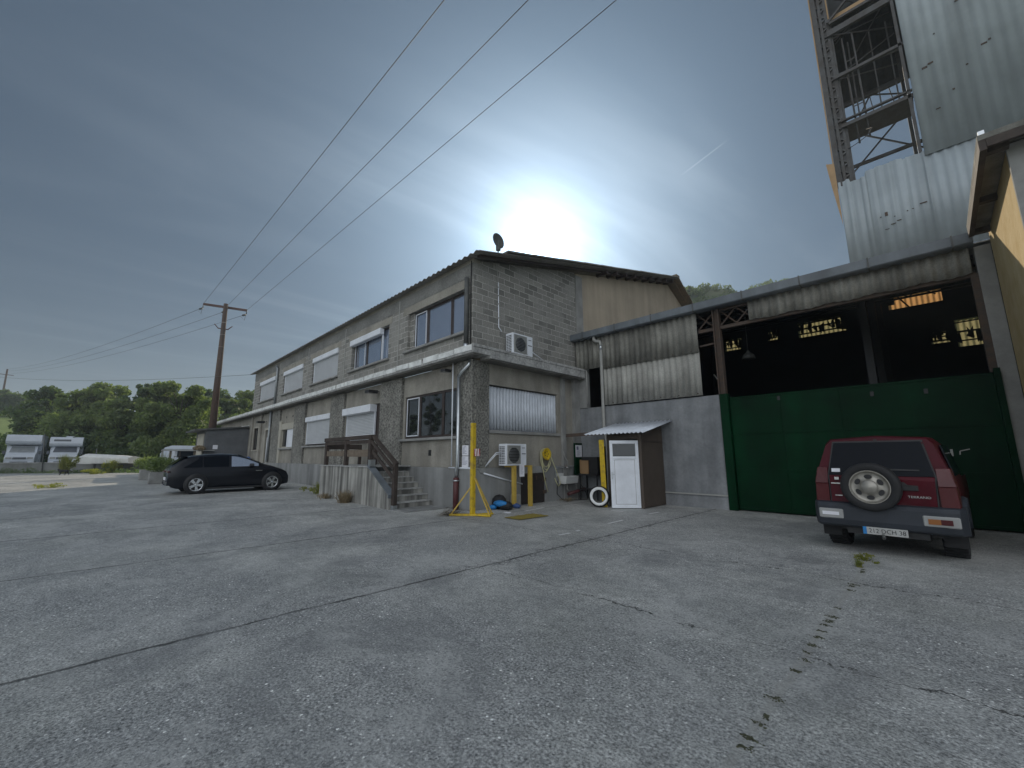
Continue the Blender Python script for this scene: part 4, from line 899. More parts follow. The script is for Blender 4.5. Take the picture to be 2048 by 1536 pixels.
m.tube(loop(-.04, .23, .62), .014, 6); m.tube(loop(.0, .20, .45), .014, 6); m.tube(loop(.03, .24, .55), .014, 6)
m.tube([(XG+.14, 11.15, 1.7), (XG+.15, 11.17, 1.2), (XG+.15, 11.3, .7), (XG+.16, 11.42, .35)], .016, 6)
m.tube([(XG+.14, 11.6, 1.65), (XG+.16, 11.8, 1.25), (XG+.2, 12.0, .8), (XG+.22, 12.05, .6), (XG+.2, 11.95, .52), (XG+.18, 11.85, .7), (XG+.12, 11.86, .8)], .016, 6)
m.build('hose', M['hose'], t)
# black cable
pts = [(XG+.12, 12.0, .7), (XG+.14, 11.95, .25), (XG+.25, 12.1, .05), (XG+.5, 12.5, .02), (XG+.7, 13.0, .02), (XG+.5, 13.2, .25), (XG+.3, 13.2, .5)]
tag(MB().tube(pts, .012, 6).build('rubber_cable', M['black']), 'black rubber cable lying on the ground under the sink', 'cable')
# sink
t = empty('wash_sink', (XG+.3, 12.4, .7), 'white ceramic wash sink on the gable wall with taps and pipe', 'sink')
sy0, sy1 = 12.12, 12.82; sx0, sx1 = XG+.10, XG+.46
m = MB(); wall = .03
m.prism([(sx0, .60), (sx1-.04, .60), (sx1, .86), (sx1-wall, .86), (sx1-.06, .64), (sx0+wall, .64), (sx0+wall, .86), (sx0, .86)], lambda a, b, t_: (a, t_, b), sy0, sy1)
m.box(sx0+.031, sx1-.05, sy0, sy0+.03, .641, .86); m.box(sx0+.031, sx1-.05, sy1-.03, sy1, .641, .86)
m.build('basin', M['ceramic'], t, bevel=.01)
MB().box(sx0-.01, sx0+.02, sy0-.15, sy0+.25, .86, .97).build('splashback', M['ceramic'], t)
MB().tube([(XG+.12, 11.9, .9), (XG+.12, 11.9, 1.13), (XG+.14, 11.96, 1.17), (XG+.14, 12.9, 1.17), (XG+.12, 12.96, 1.12), (XG+.12, 12.96, .82)], .018).build('supply_pipe', M['zinc'], t)
MB().tube([(XG+.12, 12.4, 1.75), (XG+.14, 12.45, 1.55), (XG+.16, 12.58, 1.4), (XG+.16, 12.6, .9)], .018).build('flexible_pipe', M['pvc'], t)
MB().tube([(XG+.2, 12.35, 1.17), (XG+.3, 12.35, 1.2), (XG+.33, 12.35, 1.12)], .016).box(XG+.18, XG+.26, 12.3, 12.4, 1.2, 1.24).build('tap', M['chrome'], t)
MB().tube([(XG+.25, 12.4, .6), (XG+.25, 12.4, .4), (XG+.28, 12.5, .32)], .022).build('drain', M['pvc'], t)
MB().tube([(XG+.28, 12.42, .22), (XG+.35, 13.1, .33), (XG+.4, 13.3, .36)], .065).build('waste_pipe', M['redpipe'], t)
# horizontal grey beam stub + board corner
tag(MB().bar((XG+.05, 12.62, 2.35), (XG+1.3, 13.2, 2.42), .10, .12).build('steel_arm', M['rust']), 'rusty steel arm sticking out of the gable above the sink', 'steel arm')
t = empty('notice_board', (XG+.3, 13.1, 1.6), 'dark glazed notice board with white papers in the recess corner', 'notice board')
MB().box(XG+.145, XG+.21, 12.98, 13.46, .88, 2.08).build('board', M['green'], t, bevel=.01)
MB().box(XG+.212, XG+.216, 13.02, 13.42, 1.55, 2.0).build('poster', M['paper'], t); MB().box(XG+.218, XG+.220, 13.08, 13.2, 1.82, 1.95).build('printed_figure', M['ink'], t)
l_ = MB()
for k in range(8): l_.box(XG+.218, XG+.22, 13.1, 13.1+random.uniform(.12, .25), 1.6+k*.026, 1.606+k*.026)
l_.build('printed_lines', M['ink'], t)
t = empty('workbench', (-9.3, 13.1, 0), 'dark metal shelf stand with a black cabinet in the recess corner', 'shelf')
m = MB()
for x, y in ((-9.6, 13.38), (-8.85, 13.38), (-9.6, 12.95), (-8.85, 12.95)): m.box(x, x+.04, y, y+.04, 0, .92)
m.build('leg', M['blackm'], t); MB().box(-9.62, -8.78, 12.92, 13.44, .88, .93).build('shelf_board', M['blackm'], t); MB().box(-9.62, -8.78, 12.92, 13.44, .35, .38).build('shelf_board', M['blackm'], t)
MB().box(-9.55, -8.85, 13.05, 13.42, .935, 1.55).build('cabinet', M['blackm'], t, bevel=.01)
tag(MB().box(-9.56, -9.53, 12.95, 13.03, .95, 1.45).box(-9.53, -9.2, 12.98, 13.03, .935, 1.42).build('plywood_board', mat('plywood', (.32,.20,.10), .7), bevel=.004), 'small plywood board leaning on the dark cabinet', 'board')

# tyre painted white, yellow beam behind it
def torus(mb, c, ax, R_, r_, sq=1.0, n=40, k=12):
    c = Vector(c); ax = Vector(ax).normalized(); u = ax.orthogonal().normalized(); w = ax.cross(u); vs = []; fs = []
    for i in range(n):
        a = 2*math.pi*i/n; d = u*math.cos(a)+w*math.sin(a)
        for j in range(k):
            b = 2*math.pi*j/k; vs.append(c+d*(R_+r_*math.cos(b))+ax*(r_*sq*math.sin(b)))
    for i in range(n):
        for j in range(k): fs.append((i*k+j, i*k+(j+1) % k, ((i+1) % n)*k+(j+1) % k, ((i+1) % n)*k+j))
    return mb.add(vs, fs, True)
tc_ = Vector((-7.72, 11.42, .33)); ta = Vector((.52, -.84, .14)).normalized()
t = empty('painted_tyre', tc_, 'old car tyre with white painted sidewall leaning by the shed', 'tyre')
torus(MB(), tc_, ta, .255, .075, 1.25).build('rubber', M['black'], t)
MB().lathe([(.20,.082),(.225,.098),(.265,.100),(.288,.088),(.262,.095),(.225,.092),(.20,.078)], tc_, ta, 40).build('white_sidewall', M['whitep'], t)
tag(MB().prism([(-.09, -.05), (.09, -.05), (.09, -.035), (-.075, -.035), (-.075, .05), (-.09, .05)], lambda a, b, z: (-7.62+a-.02*z, 11.62+b+.0*z, z), 0, 2.1).build('yellow_beam', M['ybeam']), 'yellow steel profile leaning upright between tyre and shed', 'steel beam')
tag(MB().box(-7.9, -7.78, 11.9, 12.0, 0, 1.9).build('dark_post', M['blackm']), 'dark narrow post standing behind the yellow profile', 'post')

# ------------------------------------------------------------------ shed
t = empty('garden_shed', (-7.1, 12.7, 0), 'brown panelled hut with white corrugated roof against the hangar wall', 'shed')
x0, x1, y0, y1 = -7.72, -6.5, 11.98, 13.44
m = MB(); m.prism([(y0+.05, 0.02), (y1, 0.02), (y1, 2.66), (y0+.05, 2.24)], lambda a, b, t_: (t_, a, b), x1-.04, x1); m.prism([(y0+.05, 0.02), (y1, 0.02), (y1, 2.66), (y0+.05, 2.24)], lambda a, b, t_: (t_, a, b), x0, x0+.04)
m.build('side_panel', M['shedb'], t)
MB().box(x1-.10, x1+.015, y0, y0+.048, 0, 2.28).box(x0, x0+.1, y0, y0+.048, 0, 2.28).box(x0+.1, x1-.1, y0, y0+.048, 2.10, 2.28).build('frame', M['shedb'], t, bevel=.008)
MB().box(x1+.001, x1+.012, y0+.05, y1, 2.02, 2.04).build('batten', M['brown'], t)
MB().box(x0+.1, x1-.1, y0+.5, y0+.52, 0.02, 2.1).build('inner_wall', M['blackm'], t)
hx, hy = x1-.09, y0-.01; dv = Vector((-.66, -.60, 0)).normalized(); nv_ = Vector((dv.y, -dv.x, 0))
def dp(a, z, o): p = Vector((hx, hy, 0))+dv*a+nv_*o; return (p.x, p.y, z)
dl = MB()
def dbox(mb, a0, a1, z0, z1, o0, o1):
    vs = [dp(a0,z0,o0), dp(a1,z0,o0), dp(a1,z0,o1), dp(a0,z0,o1), dp(a0,z1,o0), dp(a1,z1,o0), dp(a1,z1,o1), dp(a0,z1,o1)]
    return mb.add(vs, [(3,2,1,0),(4,5,6,7),(0,1,5,4),(1,2,6,5),(2,3,7,6),(3,0,4,7)])
sgn = 1 if nv_.dot(Vector((-hx, -hy, 0))) > 0 else -1
if sgn < 0: nv_ = -nv_
dbox(dl, 0, .88, .02, .10, -.03, .03); dbox(dl, 0, .88, 1.96, 2.06, -.03, .03); dbox(dl, 0, .09, .10, 1.96, -.03, .03); dbox(dl, .79, .88, .10, 1.96, -.03, .03); dbox(dl, .09, .79, 1.50, 1.57, -.03, .03)
dro = dl.build('door', M['white'], t, bevel=.006)
p_ = MB(); dbox(p_, .09, .79, .10, 1.50, -.01, .012); p_.build('door_panel', M['white'], dro)
p_ = MB(); dbox(p_, .13, .75, .13, .14, .013, .02); dbox(p_, .13, .75, 1.46, 1.47, .013, .02); dbox(p_, .13, .14, .14, 1.46, .013, .02); dbox(p_, .74, .75, .14, 1.46, .013, .02); p_.build('moulding', M['pvc'], dro)
p_ = MB(); dbox(p_, .09, .79, 1.57, 1.96, -.005, .005); p_.build('pane', M['glass'], dro)
p_ = MB(); dbox(p_, .825, .855, .88, 1.10, .031, .045); dbox(p_, .75, .85, 1.02, 1.045, .06, .08); dbox(p_, .83, .85, 1.02, 1.045, .045, .06); p_.build('handle', M['zinc'], dro)
corr(lambda u, v, w: (u, v, 2.28+(v-11.45)*.23+w), -8.25, -6.12, 11.45, 13.46, .145, .020).build('roof', M['wcorr'], t, solid=.006)

# ------------------------------------------------------------------ bags, mat, marks
t = empty('bag_pile', (-9.1, 8.6, 0), 'blue and black bag heaped on the ground by the yellow post', 'bag')
bp = on(1000, 1016, 'z', 0.05)
MB().blob((bp.x-.25, bp.y+.2, .17), (.26, .24, .24), 12, .08).blob((bp.x+.15, bp.y+.1, .12), (.25, .2, .14), 12, .1).build('black_sack', M['black'], t)
MB().blob((bp.x+.03, bp.y-.0, .18), (.27, .15, .10), 12, .1).blob((bp.x-.2, bp.y-.1, .07), (.14, .12, .07), 10, .1).build('blue_bag', M['blue'], t)
q = on(1021, 1018, 'z', .0)
tag(MB().blob((q.x, q.y+.25, .07), (.16, .11, .08), 10, .12).build('small_bag', M['bluet']), 'small dark blue bag on the ground under the air conditioner', 'bag')
q = on(1052, 1034, 'z', .0)
m = MB(); m.grid(14, 12, lambda u, v: (q.x-.30+u*.6+v*.05, q.y-.55+v*1.1, .012+.012*random.random()), smooth=False)
tag(m.build('mossy_mat', M['moss']), 'worn mossy yellow mat lying on the concrete', 'mat')
q = on(1015, 1026, 'z', .0); tag(MB().box(q.x-.09, q.x+.09, q.y-.06, q.y+.06, .005, .02).build('litter', M['paper']), 'scrap of white paper on the ground beside the blue bag', 'litter')
MK = [((1050, 1022), (1088, 1015)), ((1118, 1070), (1140, 1066)), ((1152, 1062), (1160, 1060)), ((1216, 1047), (1246, 1040)), ((1222, 1021), (1246, 1023)), ((1297, 1028), (1318, 1024))]
m = MB()
for a, b in MK:
    A = on(*a, 'z', .004); B = on(*b, 'z', .004); d = (B-A).normalized(); n_ = Vector((-d.y, d.x, 0))*.035
    m.add([A-n_, B-n_, B+n_, A+n_], [(0,1,2,3)])
tag(m.build('painted_marks', M['whitep']), kind='structure')

# ------------------------------------------------------------------ vehicles
def wheel(parent, c, ax, R_, w, rimm, style=5, rr=.66, name='wheel'):
    c = Vector(c); ax = Vector(ax).normalized()
    prof = [(R_*.70, -w/2), (R_*.93, -w/2), (R_*.985, -w*.42), (R_, -w*.3), (R_, w*.3), (R_*.985, w*.42), (R_*.93, w/2), (R_*.70, w/2), (R_*.66, w*.40)]
    wo_ = MB().lathe(prof, c, ax, 36).build(name, M['black'], parent)
    u = ax.orthogonal().normalized(); v = ax.cross(u)
    MB().lathe([(0, w*.10), (R_*.66, w*.10)], c, ax, 24).build('wheel_backing', M['blackm'], wo_)
    m = MB(); m.lathe([(R_*.62, w*.40), (R_*.68, w*.47), (R_*.70, w*.44)], c, ax, 36)
    o = ax*(w*.40)
    if style == 5:
        for k in range(5):
            for e in (-.13, .13):
                a = 2*math.pi*k/5+.3; d = u*math.cos(a)+v*math.sin(a); d2 = u*math.cos(a+e)+v*math.sin(a+e); m.bar(c+o+d*R_*.12+(d2-d)*R_*.3, c+o+d2*R_*.64, .045*R_/.36, .03, up=ax)
        m.lathe([(0, w*.42), (R_*.13, w*.42), (R_*.15, w*.3)], c, ax, 16)
    m.build('rim', M[rimm], wo_)
    return wo_

# red 4x4
t4 = empty('parked_offroader', (-.775, 9.14, .0), 'maroon short offroad car parked nose to the green gate, spare wheel on its tailgate', 'car', rz=R(-3), local=True)
def sec4(y, zt, hwr, zb=.42):
    return [(.74, zb), (.855, zb+.10), (.88, .82), (.865, 1.18), (.865-(.865-hwr)*.35, 1.18+(zt-1.18)*.35), (hwr+.03, zt-.10), (hwr-.04, zt-.02), (0, zt+.025)]
st4 = [(.05, 1.86, .66), (.30, 1.885, .67), (1.2, 1.89, .68), (2.15, 1.86, .67), (2.75, 1.24, .78), (3.4, 1.14, .80), (4.0, 1.02, .74), (4.1, .8, .66)]
vs = []; NP = 15
for y, zt, hw in st4:
    s_ = sec4(y, zt, hw); pts = s_+[(-a, b) for a, b in reversed(s_[:-1])]
    for a, b in pts:
        yy = y+(max(0, b-1.15)*.30 if y < .1 else 0); vs.append((a, yy, b))
m = MB(); fs = [(i*NP+j, (i+1)*NP+j, (i+1)*NP+j+1, i*NP+j+1) for i in range(len(st4)-1) for j in range(NP-1)]
fs += [tuple(reversed(range(NP))), tuple((len(st4)-1)*NP+k for k in range(NP))]
m.add(vs, fs, True); bd = m.build('body', M['carred'], t4); bd.modifiers.new('e', 'EDGE_SPLIT').split_angle = R(38)
def rp4(x, z, o=0): return (x, .05+max(0, z-1.15)*.30-o, z)          # tailgate plane
def plate4(name, poly, mt, parent, o0=.002, o1=.012, bevel=.0):
    vs = [rp4(a, b, o1) for a, b in poly]+[rp4(a, b, o0) for a, b in poly]; n = len(poly)
    return MB().add(vs, [tuple(range(n)), tuple(reversed(range(n, 2*n)))]+[(i, n+i, n+(i+1) % n, (i+1) % n) for i in range(n)]).build(name, M[mt], parent, bevel=bevel)
plate4('door_gap', [(-.675, .695), (.615, .695), (.66, .79), (.675, 1.18), (.68, 1.25), (.575, 1.825), (-.59, 1.825), (-.68, 1.25), (-.675, .79)], 'blackm', t4, 0, .004)
tg = plate4('tailgate', [(-.66, .71), (.60, .71), (.64, .80), (.655, 1.18), (.66, 1.245), (-.66, 1.245), (-.66, .8)], 'carred', t4, 0, .014, .008)
plate4('rear_window', [(-.665, 1.25), (.66, 1.25), (.555, 1.80), (-.57, 1.80)], 'cargls', t4, .0, .014)
plate4('glass_zone', [(-.585, 1.31), (.56, 1.27), (.50, 1.745), (-.52, 1.745)], 'cargls', t4, .0145, .018)
plate4('badge', [(-.62, 1.30), (-.50, 1.30), (-.50, 1.36), (-.62, 1.36)], 'paper', t4, .019, .021)
plate4('door_handle', [(.10, 1.03), (.46, 1.03), (.46, 1.11), (.34, 1.12), (.30, 1.16), (.18, 1.16), (.10, 1.11)], 'blackm', t4, .012, .03, .006)
plate4('wiper', [(.02, 1.34), (.50, 1.335), (.50, 1.355), (.02, 1.365)], 'blackm', t4, .02, .035)
plate4('keyhole', [(-.02, 1.822), (.02, 1.822), (.02, 1.85), (-.02, 1.85)], 'blackm', t4, .0, .014)
# D pillars' red uprights are body; tail lamps wrap the corners
for s in (-1, 1):
    m = MB(); 
    for (z0, z1, mt_) in ((.80, 1.10, 'tail'), (1.105, 1.38, 'tail')):
        a = [(s*.685, .035, z0), (s*.875, .045, z0), (s*(.868 if z0 < 1 else .83), .05+max(0, z1-1.15)*.3, z1), (s*.680, .035+max(0, z1-1.15)*.3, z1)]
        b = [(s*.685, .10, z0), (s*.89, .22, z0), (s*(.885 if z0 < 1 else .845), .26, z1), (s*.680, .12, z1)]
        q = a+b; m.add(q, [(0,1,2,3), (1,5,6,2), (3,2,6,7), (4,5,1,0)])
    m.build('tail_lamp', M['tail'], t4, bevel=.006)
# bumper
m = MB(); pr4 = [(.40, .02), (.43, -.035), (.52, -.055), (.64, -.05), (.70, -.01), (.715, .06), (.715, .2), (.42, .2)]
bxs = [(-.93, .16), (-.86, .0), (-.70, -.02), (.70, -.02), (.86, .0), (.93, .16)]
vs = [];
for x, dy in bxs:
    for z, y in pr4: vs.append((x, y+dy, z+(.09 if abs(x) > .69 and z > .6 else 0)))
n8 = len(pr4); m.add(vs, [(i*n8+j, (i+1)*n8+j, (i+1)*n8+(j+1) % n8, i*n8+(j+1) % n8) for i in range(len(bxs)-1) for j in range(n8)]+[tuple(range(n8)), tuple(reversed([5*n8+k for k in range(n8)]))])
bp4 = m.build('rear_bumper', M['bumper'], t4, bevel=.01)
MB().box(-.84, -.50, -.085, -.055, .53, .69).build('reflector_housing', M['lampc'], bp4, bevel=.015); MB().box(-.79, -.56, -.095, -.086, .585, .64).build('reflector', M['paper'], bp4)
MB().box(.46, .86, -.085, -.055, .52, .68).build('reflector_housing', M['lampc'], bp4, bevel=.015); MB().box(.52, .655, -.095, -.086, .56, .635).build('amber_reflector', M['amber'], bp4); MB().box(.655, .78, -.095, -.086, .56, .635).build('reflector', M['tail'], bp4)
pl4 = MB().box(-.27, .27, -.075, -.06, .325, .437).build('number_plate', mat('dirty_plate', (.46,.46,.44), .6, var=.15, scale=8), t4, bevel=.003)
MB().box(-.272, -.225, -.078, -.0755, .324, .438).build('blue_band', M['blue'], pl4)
mwp = Matrix.Translation((.025, -.0765, .380)) @ Matrix.Rotation(R(90), 4, 'X')
text('212 DCH 38', .093, 'plate_text', M['blackm'], pl4, mwp, .0012, sx=.92)
mw1 = Matrix.Translation((.455, .033, .935)) @ Matrix.Rotation(R(90), 4, 'X'); text('TERRANO', .050, 'lettering', M['chrome'], t4, mw1, .002, sx=1.15)
mw1 = Matrix.Translation((.47, .033, .768)) @ Matrix.Rotation(R(90), 4, 'X'); text('2.7 TDi', .052, 'lettering', M['chrome'], t4, mw1, .002, sx=1.1)
MB().box(-.64, -.46, .028, .035, 1.10, 1.118).box(-.60, -.50, .028, .035, .90, .915).box(-.585, -.52, .026, .035, 1.17, 1.215).build('emblem', M['chrome'], t4)
wheel(t4, (-.10, -.06, 1.075), (0, -1, 0), .385, .23, 'rim', style=0, name='spare_wheel')
m = MB(); c4 = Vector((-.10, -.06-.092, 1.075))
m.lathe([(.245,.03),(.235,.0),(.215,-.012),(.12,.0),(.105,.022),(.10,.035),(.0,.04)], c4, (0,-1,0), 40); 
sw = m.build('spare_rim', M['rim'], t4)
m = MB()
for k in range(6):
    a = math.pi/2+k*math.pi/3; p = c4+Vector((.165*math.cos(a), -.010, .165*math.sin(a))); vs = []
    for q in range(14):
        b = 2*math.pi*q/14; rx, ry = .052*math.cos(b), .034*math.sin(b); vs.append(p+Vector((-math.sin(a)*rx+math.cos(a)*ry, -.004, math.cos(a)*rx+math.sin(a)*ry)))
    m.add(vs, [tuple(range(14))])
m.build('rim_slot', M['blackm'], sw)
m = MB()
for k in range(6): a = k*math.pi/3; m.lathe([(0,.035),(.013,.035),(.013,.01)], c4+Vector((.082*math.cos(a), -.0, .082*math.sin(a))), (0,-1,0), 8)
m.build('wheel_nut', M['steel'], sw)
for x in (-.73, .73):
    for y in (.78, 3.25): 
        w_ = wheel(t4, (x, y, .39), (1 if x > 0 else -1, 0, 0), .39, .27, 'rim', style=5)
        if y < 1:
            m = MB()
            for k in range(30):
                a = 2*math.pi*k/30; cc = Vector((x, y+.388*math.cos(a), .385+.388*math.sin(a))); tn = Vector((0, -math.sin(a), math.cos(a)))
                m.bar(cc+Vector((-.13, 0, 0)), cc+Vector((.13, 0, 0))+tn*.03, .018, .035, up=tn)
            m.build('tread', M['black'], w_)
for s in (-1, 1):
    m = MB(); m.grid(10, 1, lambda u, v: (s*(.86+.07*math.sin(v*1.5)), .78-.52*math.cos(math.pi*u), .42+.50*math.sin(math.pi*u)-.03*v), True); m.build('wheel_arch', M['bumper'], t4, solid=.05)
    MB().box(s*.76-.13, s*.76+.13, .30, .32, .20, .55).build('mud_flap', M['black'], t4)
    MB().box(s*.885-.004, s*.885+.004, .5, 2.0, 1.28, 1.62).build('side_window', M['cargls'], t4) if False else None
MB().box(-.5, .5, .05, .3, .30, .42).build('chassis_beam', M['blackm'], t4); MB().tube([(-.02, .1, .30), (-.02, -.10, .28), (-.02, -.12, .34)], .022).build('tow_hook', M['steel'], t4)
MB().box(-.70, .70, .3, 4.0, .32, .46).build('underbody', M['blackm'], t4)
m = MB(); 
for y0_, y1_ in ((.40, 1.9), (1.95, 2.25)):
    for s in (-1, 1): m.add([(s*.862, y0_, 1.26), (s*.862, y1_, 1.26), (s*.752, y1_-.12, 1.74), (s*.752, y0_+.1, 1.74)], [(0,1,2,3)])
m.build('side_window', M['cargls'], t4, solid=.02)

# black crossover car
tk = empty('parked_car', (-22.45, 2.06, gz(-22)), 'black crossover car parked nose to the long facade', 'car', local=True)
topl = [(0, .52), (.02, .92), (.10, 1.10), (.30, 1.24), (.48, 1.42), (.75, 1.49), (1.3, 1.555), (1.9, 1.585), (2.4, 1.56), (2.8, 1.46), (3.2, 1.30), (3.55, 1.15), (3.9, 1.06), (4.3, .94), (4.52, .83), (4.63, .62), (4.64, .45)]
def itp(tab, y):
    for (a, b), (c_, d) in zip(tab, tab[1:]):
        if y <= c_: return b+(d-b)*(y-a)/(c_-a)
    return tab[-1][1]
def hwk(y): return .94-.10*max(0, (y-3.9)/.75)**2-.10*max(0, (.4-y)/.4)**2
def sidek(y, z):                                   # half width at height z
    zt = itp(topl, y); w = hwk(y)
    if z < .35: return w-.05
    if z < .95: return w-.02*abs(z-.65)/.3
    zr = max(zt, 1.0); k = min(1, (z-.95)/.6); return w-.02-.27*k**1.1
ys = [0, .02, .1, .2, .3, .48, .75, 1.0, 1.3, 1.6, 1.9, 2.2, 2.4, 2.6, 2.8, 3.0, 3.2, 3.4, 3.55, 3.75, 3.9, 4.1, 4.3, 4.45, 4.52, 4.6, 4.63, 4.64]
m = MB(); vs = []; K = 13
for y in ys:
    zt = itp(topl, y); zb = .22+.12*max(0, (.35-y)/.35)+.06*max(0, (y-4.3)/.35)
    zs_ = [zb+(zt-zb)*f for f in (0, .10, .25, .42, .58, .72, .84, .93)]
    half = [(sidek(y, z), z) for z in zs_]; wtop = half[-1][0]; half += [(wtop-.07, zt-.02+.0), (wtop*.6, zt+.012), (0, zt+.02)]
    pts = half+[(-a, b) for a, b in reversed(half[:-1])]; K = len(pts); vs += [(a, y, b) for a, b in pts]
m.add(vs, [(i*K+j, (i+1)*K+j, (i+1)*K+j+1, i*K+j+1) for i in range(len(ys)-1) for j in range(K-1)]+[tuple(reversed(range(K))), tuple((len(ys)-1)*K+k for k in range(K))]+[(i*K+K-1, (i+1)*K+K-1, (i+1)*K, i*K) for i in range(len(ys)-1)], True)
bk = m.build('body', M['carblk'], tk)
def glassk(name, y0_, y1_, zl, zh, mt='cargls'):
    for s in (-1, 1):
        m = MB(); m.grid(10, 5, lambda u, v: (s*(sidek(y0_+(y1_-y0_)*u, zl(y0_+(y1_-y0_)*u)*(1-v)+zh(y0_+(y1_-y0_)*u)*v)+.006), y0_+(y1_-y0_)*u, zl(y0_+(y1_-y0_)*u)*(1-v)+zh(y0_+(y1_-y0_)*u)*v))
        m.build(name, M[mt], tk)
zl = lambda y: 1.03+.01*y; zh = lambda y: max(zl(y)+.01, min(itp(topl, y)-.085, 1.02+(y-.45)*.62 if y < 1.0 else 9))
glassk('rear_quarter_window', .52, 1.15, zl, zh); glassk('side_window', 1.18, 2.12, zl, zh); glassk('side_window', 2.22, 3.30, zl, zh, 'glass2')
m = MB(); m.grid(6, 1, lambda u, v: (-.55+u*1.1, 2.52+v*.95, itp(topl, 2.52+v*.95)+.028)); m.build('windscreen', M['cargls'], tk)
m = MB(); m.grid(6, 1, lambda u, v: (-.55+u*1.1, .12+v*.33, itp(topl, .12+v*.33)+.028)); m.build('rear_window', M['cargls'], tk)
MB().box(-.72, .72, .28, .62, 1.46, 1.49).build('spoiler', M['carblk'], tk, bevel=.012)
for s in (-1, 1):
    MB().bar((s*.86, 3.02, 1.08), (s*1.05, 2.98, 1.12), .18, .12).build('wing_mirror', M['carblk'], tk, bevel=.02)
    MB().box(s*.955-.006, s*.955+.006, 3.18, 3.45, .86, .885).build('side_trim', M['chrome'], tk)
    MB().box(s*.60-.30, s*.60+.30, -.012, .06, .86, .92).build('tail_lamp', M['tail'], tk, bevel=.008)
    MB().box(s*.62-.2, s*.62+.2, 4.49, 4.60, .66, .72).build('headlight', M['lampc'], tk)
    for y in (.98, 3.90):
        torus(MB(), (s*.925, y, .37), (1, 0, 0), .405, .028, .9, 30, 8).build('wheel_arch', M['blackm'], tk)
        MB().lathe([(0, 0), (.40, 0), (.40, .003), (0, .003)], (s*.946, y, .37), (s, 0, 0), 28).build('arch_shadow_gap', M['blackm'], tk)
        wheel(tk, (s*.86, y, .365), (s, 0, 0), .365, .235, 'rimk')
tk.scale = (1, .955, 1.02)
MB().box(-.26, .26, -.02, .02, .56, .67).build('number_plate', M['paper'], tk); MB().box(-.94, .94, .8, 4.0, .16, .24).build('underbody', M['blackm'], tk)
MB().box(-.85, .85, -.015, .2, .30, .36).build('bumper_trim', M['chrome'], tk)

# motorhomes behind the low wall
def motorhome(name, label, pc, s, hc=3.05, roofbox=True):
    d = -Vector((pc.x, pc.y)); rz = math.atan2(d.y, d.x)+math.pi/2+R(-7)
    t = empty(name, (pc.x, pc.y, gz(-60)+.32), label, 'motorhome', 'motorhomes parked behind the wall', rz=rz, local=True)
    W_ = 1.13
    f = lambda a, b, x: (x, a, b)
    MB().prism([(1.0, .45), (6.2, .45), (6.2, hc-.05), (5.9, hc), (.25, hc), (.02, hc-.12), (-.12, hc-.62), (.0, hc-.85), (.35, hc-.95), (1.0, hc-1.0)], f, -W_, W_).build('body', M['moho'], t, bevel=.07, seg=3)
    MB().prism([(-.75, .42), (1.05, .42), (1.05, 2.1), (.42, 2.08), (-.05, 1.45), (-.68, 1.2), (-.80, .95)], f, -.93, .93).build('cab', M['moho'], t, bevel=.06, seg=3)
    MB().add([(-.80, -.045, 1.50), (.80, -.045, 1.50), (.72, .36, 2.02), (-.72, .36, 2.02)], [(0,1,2,3)]).build('windscreen', M['mohod' if roofbox else 'zincd'], t, solid=.03)
    MB().box(-.42, .42, -.83, -.76, .84, 1.02).build('grille', M['mohod'], t, bevel=.01)
    MB().box(-.80, .80, -.86, -.74, .42, .62).build('bumper', M['moho'], t, bevel=.03); MB().box(-.55, .55, -.87, -.861, .55, .62).build('air_slot', M['mohod'], t)
    for q in (-1, 1):
        MB().box(q*.66-.19, q*.66+.19, -.81, -.74, .86, 1.03).build('headlight', M['lampc'], t, bevel=.02); MB().box(q*1.12-.1, q*1.12+.1, -.05, .05, 1.3, 1.62).build('wing_mirror', M['mohod'], t, bevel=.02)
        wheel(t, (q*.86, -.05, .33), (q, 0, 0), .33, .2, 'rim'); wheel(t, (q*.92, 4.4, .33), (q, 0, 0), .33, .2, 'rim')
        MB().box(q*1.135-.005, q*1.135+.005, 2.2, 3.3, 1.5, 2.1).build('side_window', M['mohod'], t)
    if roofbox:
        MB().add([(-.85, -.055, hc-.42), (.30, -.055, hc-.42), (.30, .0, hc-.24), (-.85, .0, hc-.24)], [(0,1,2,3)]).build('overcab_window', M['mohod'], t, solid=.03)
        MB().box(-.25, .3, 1.2, 1.8, hc, hc+.14).build('roof_vent', M['moho'], t, bevel=.04)
    return t
motorhome('motorhome', 'leftmost white motorhome, plain bonnet, parked behind the low wall', atZ(42, 915, 40), 1, 3.15, False)
motorhome('motorhome', 'white motorhome with a dark window in its overcab, next to the covered boat', atZ(128, 915, 41), 1, 2.95, True)

# long white tarpaulin cover (boat on a trailer)
A = atZ(148, 917, 36.5); B = atZ(258, 917, 36.5); A.z = B.z = 1.12; L_ = (B-A); dL = L_.normalized(); nL = Vector((-dL.y, dL.x, 0)).normalized()
if nL.dot(A) < 0: nL = -nL
t = empty('covered_boat', (A.x, A.y, .3), 'long boat-shaped load under a white tarpaulin behind the low wall', 'boat')
m = MB()
secs = [(0, .12, .05, .30), (.07, .5, .0, .62), (.16, .75, -.04, .82), (.5, .9, .0, .74), (.85, .95, .02, .64), (1.0, .93, .04, .56)]
vs = []
for f_, w, zl_, zh_ in secs:
    p = A+L_*f_
    for a, z in ((0, zl_), (-.08, zh_*.72), (.25*w, zh_), (w*.6, zh_+.04), (w*1.6, zh_*.72), (w*1.5, zl_)): vs.append(p+nL*a+Vector((0, 0, z)))
m.add(vs, [(i*6+j, i*6+(j+1) % 6, (i+1)*6+(j+1) % 6, (i+1)*6+j) for i in range(5) for j in range(6)]+[tuple(range(6)), tuple(reversed([30+k for k in range(6)]))])
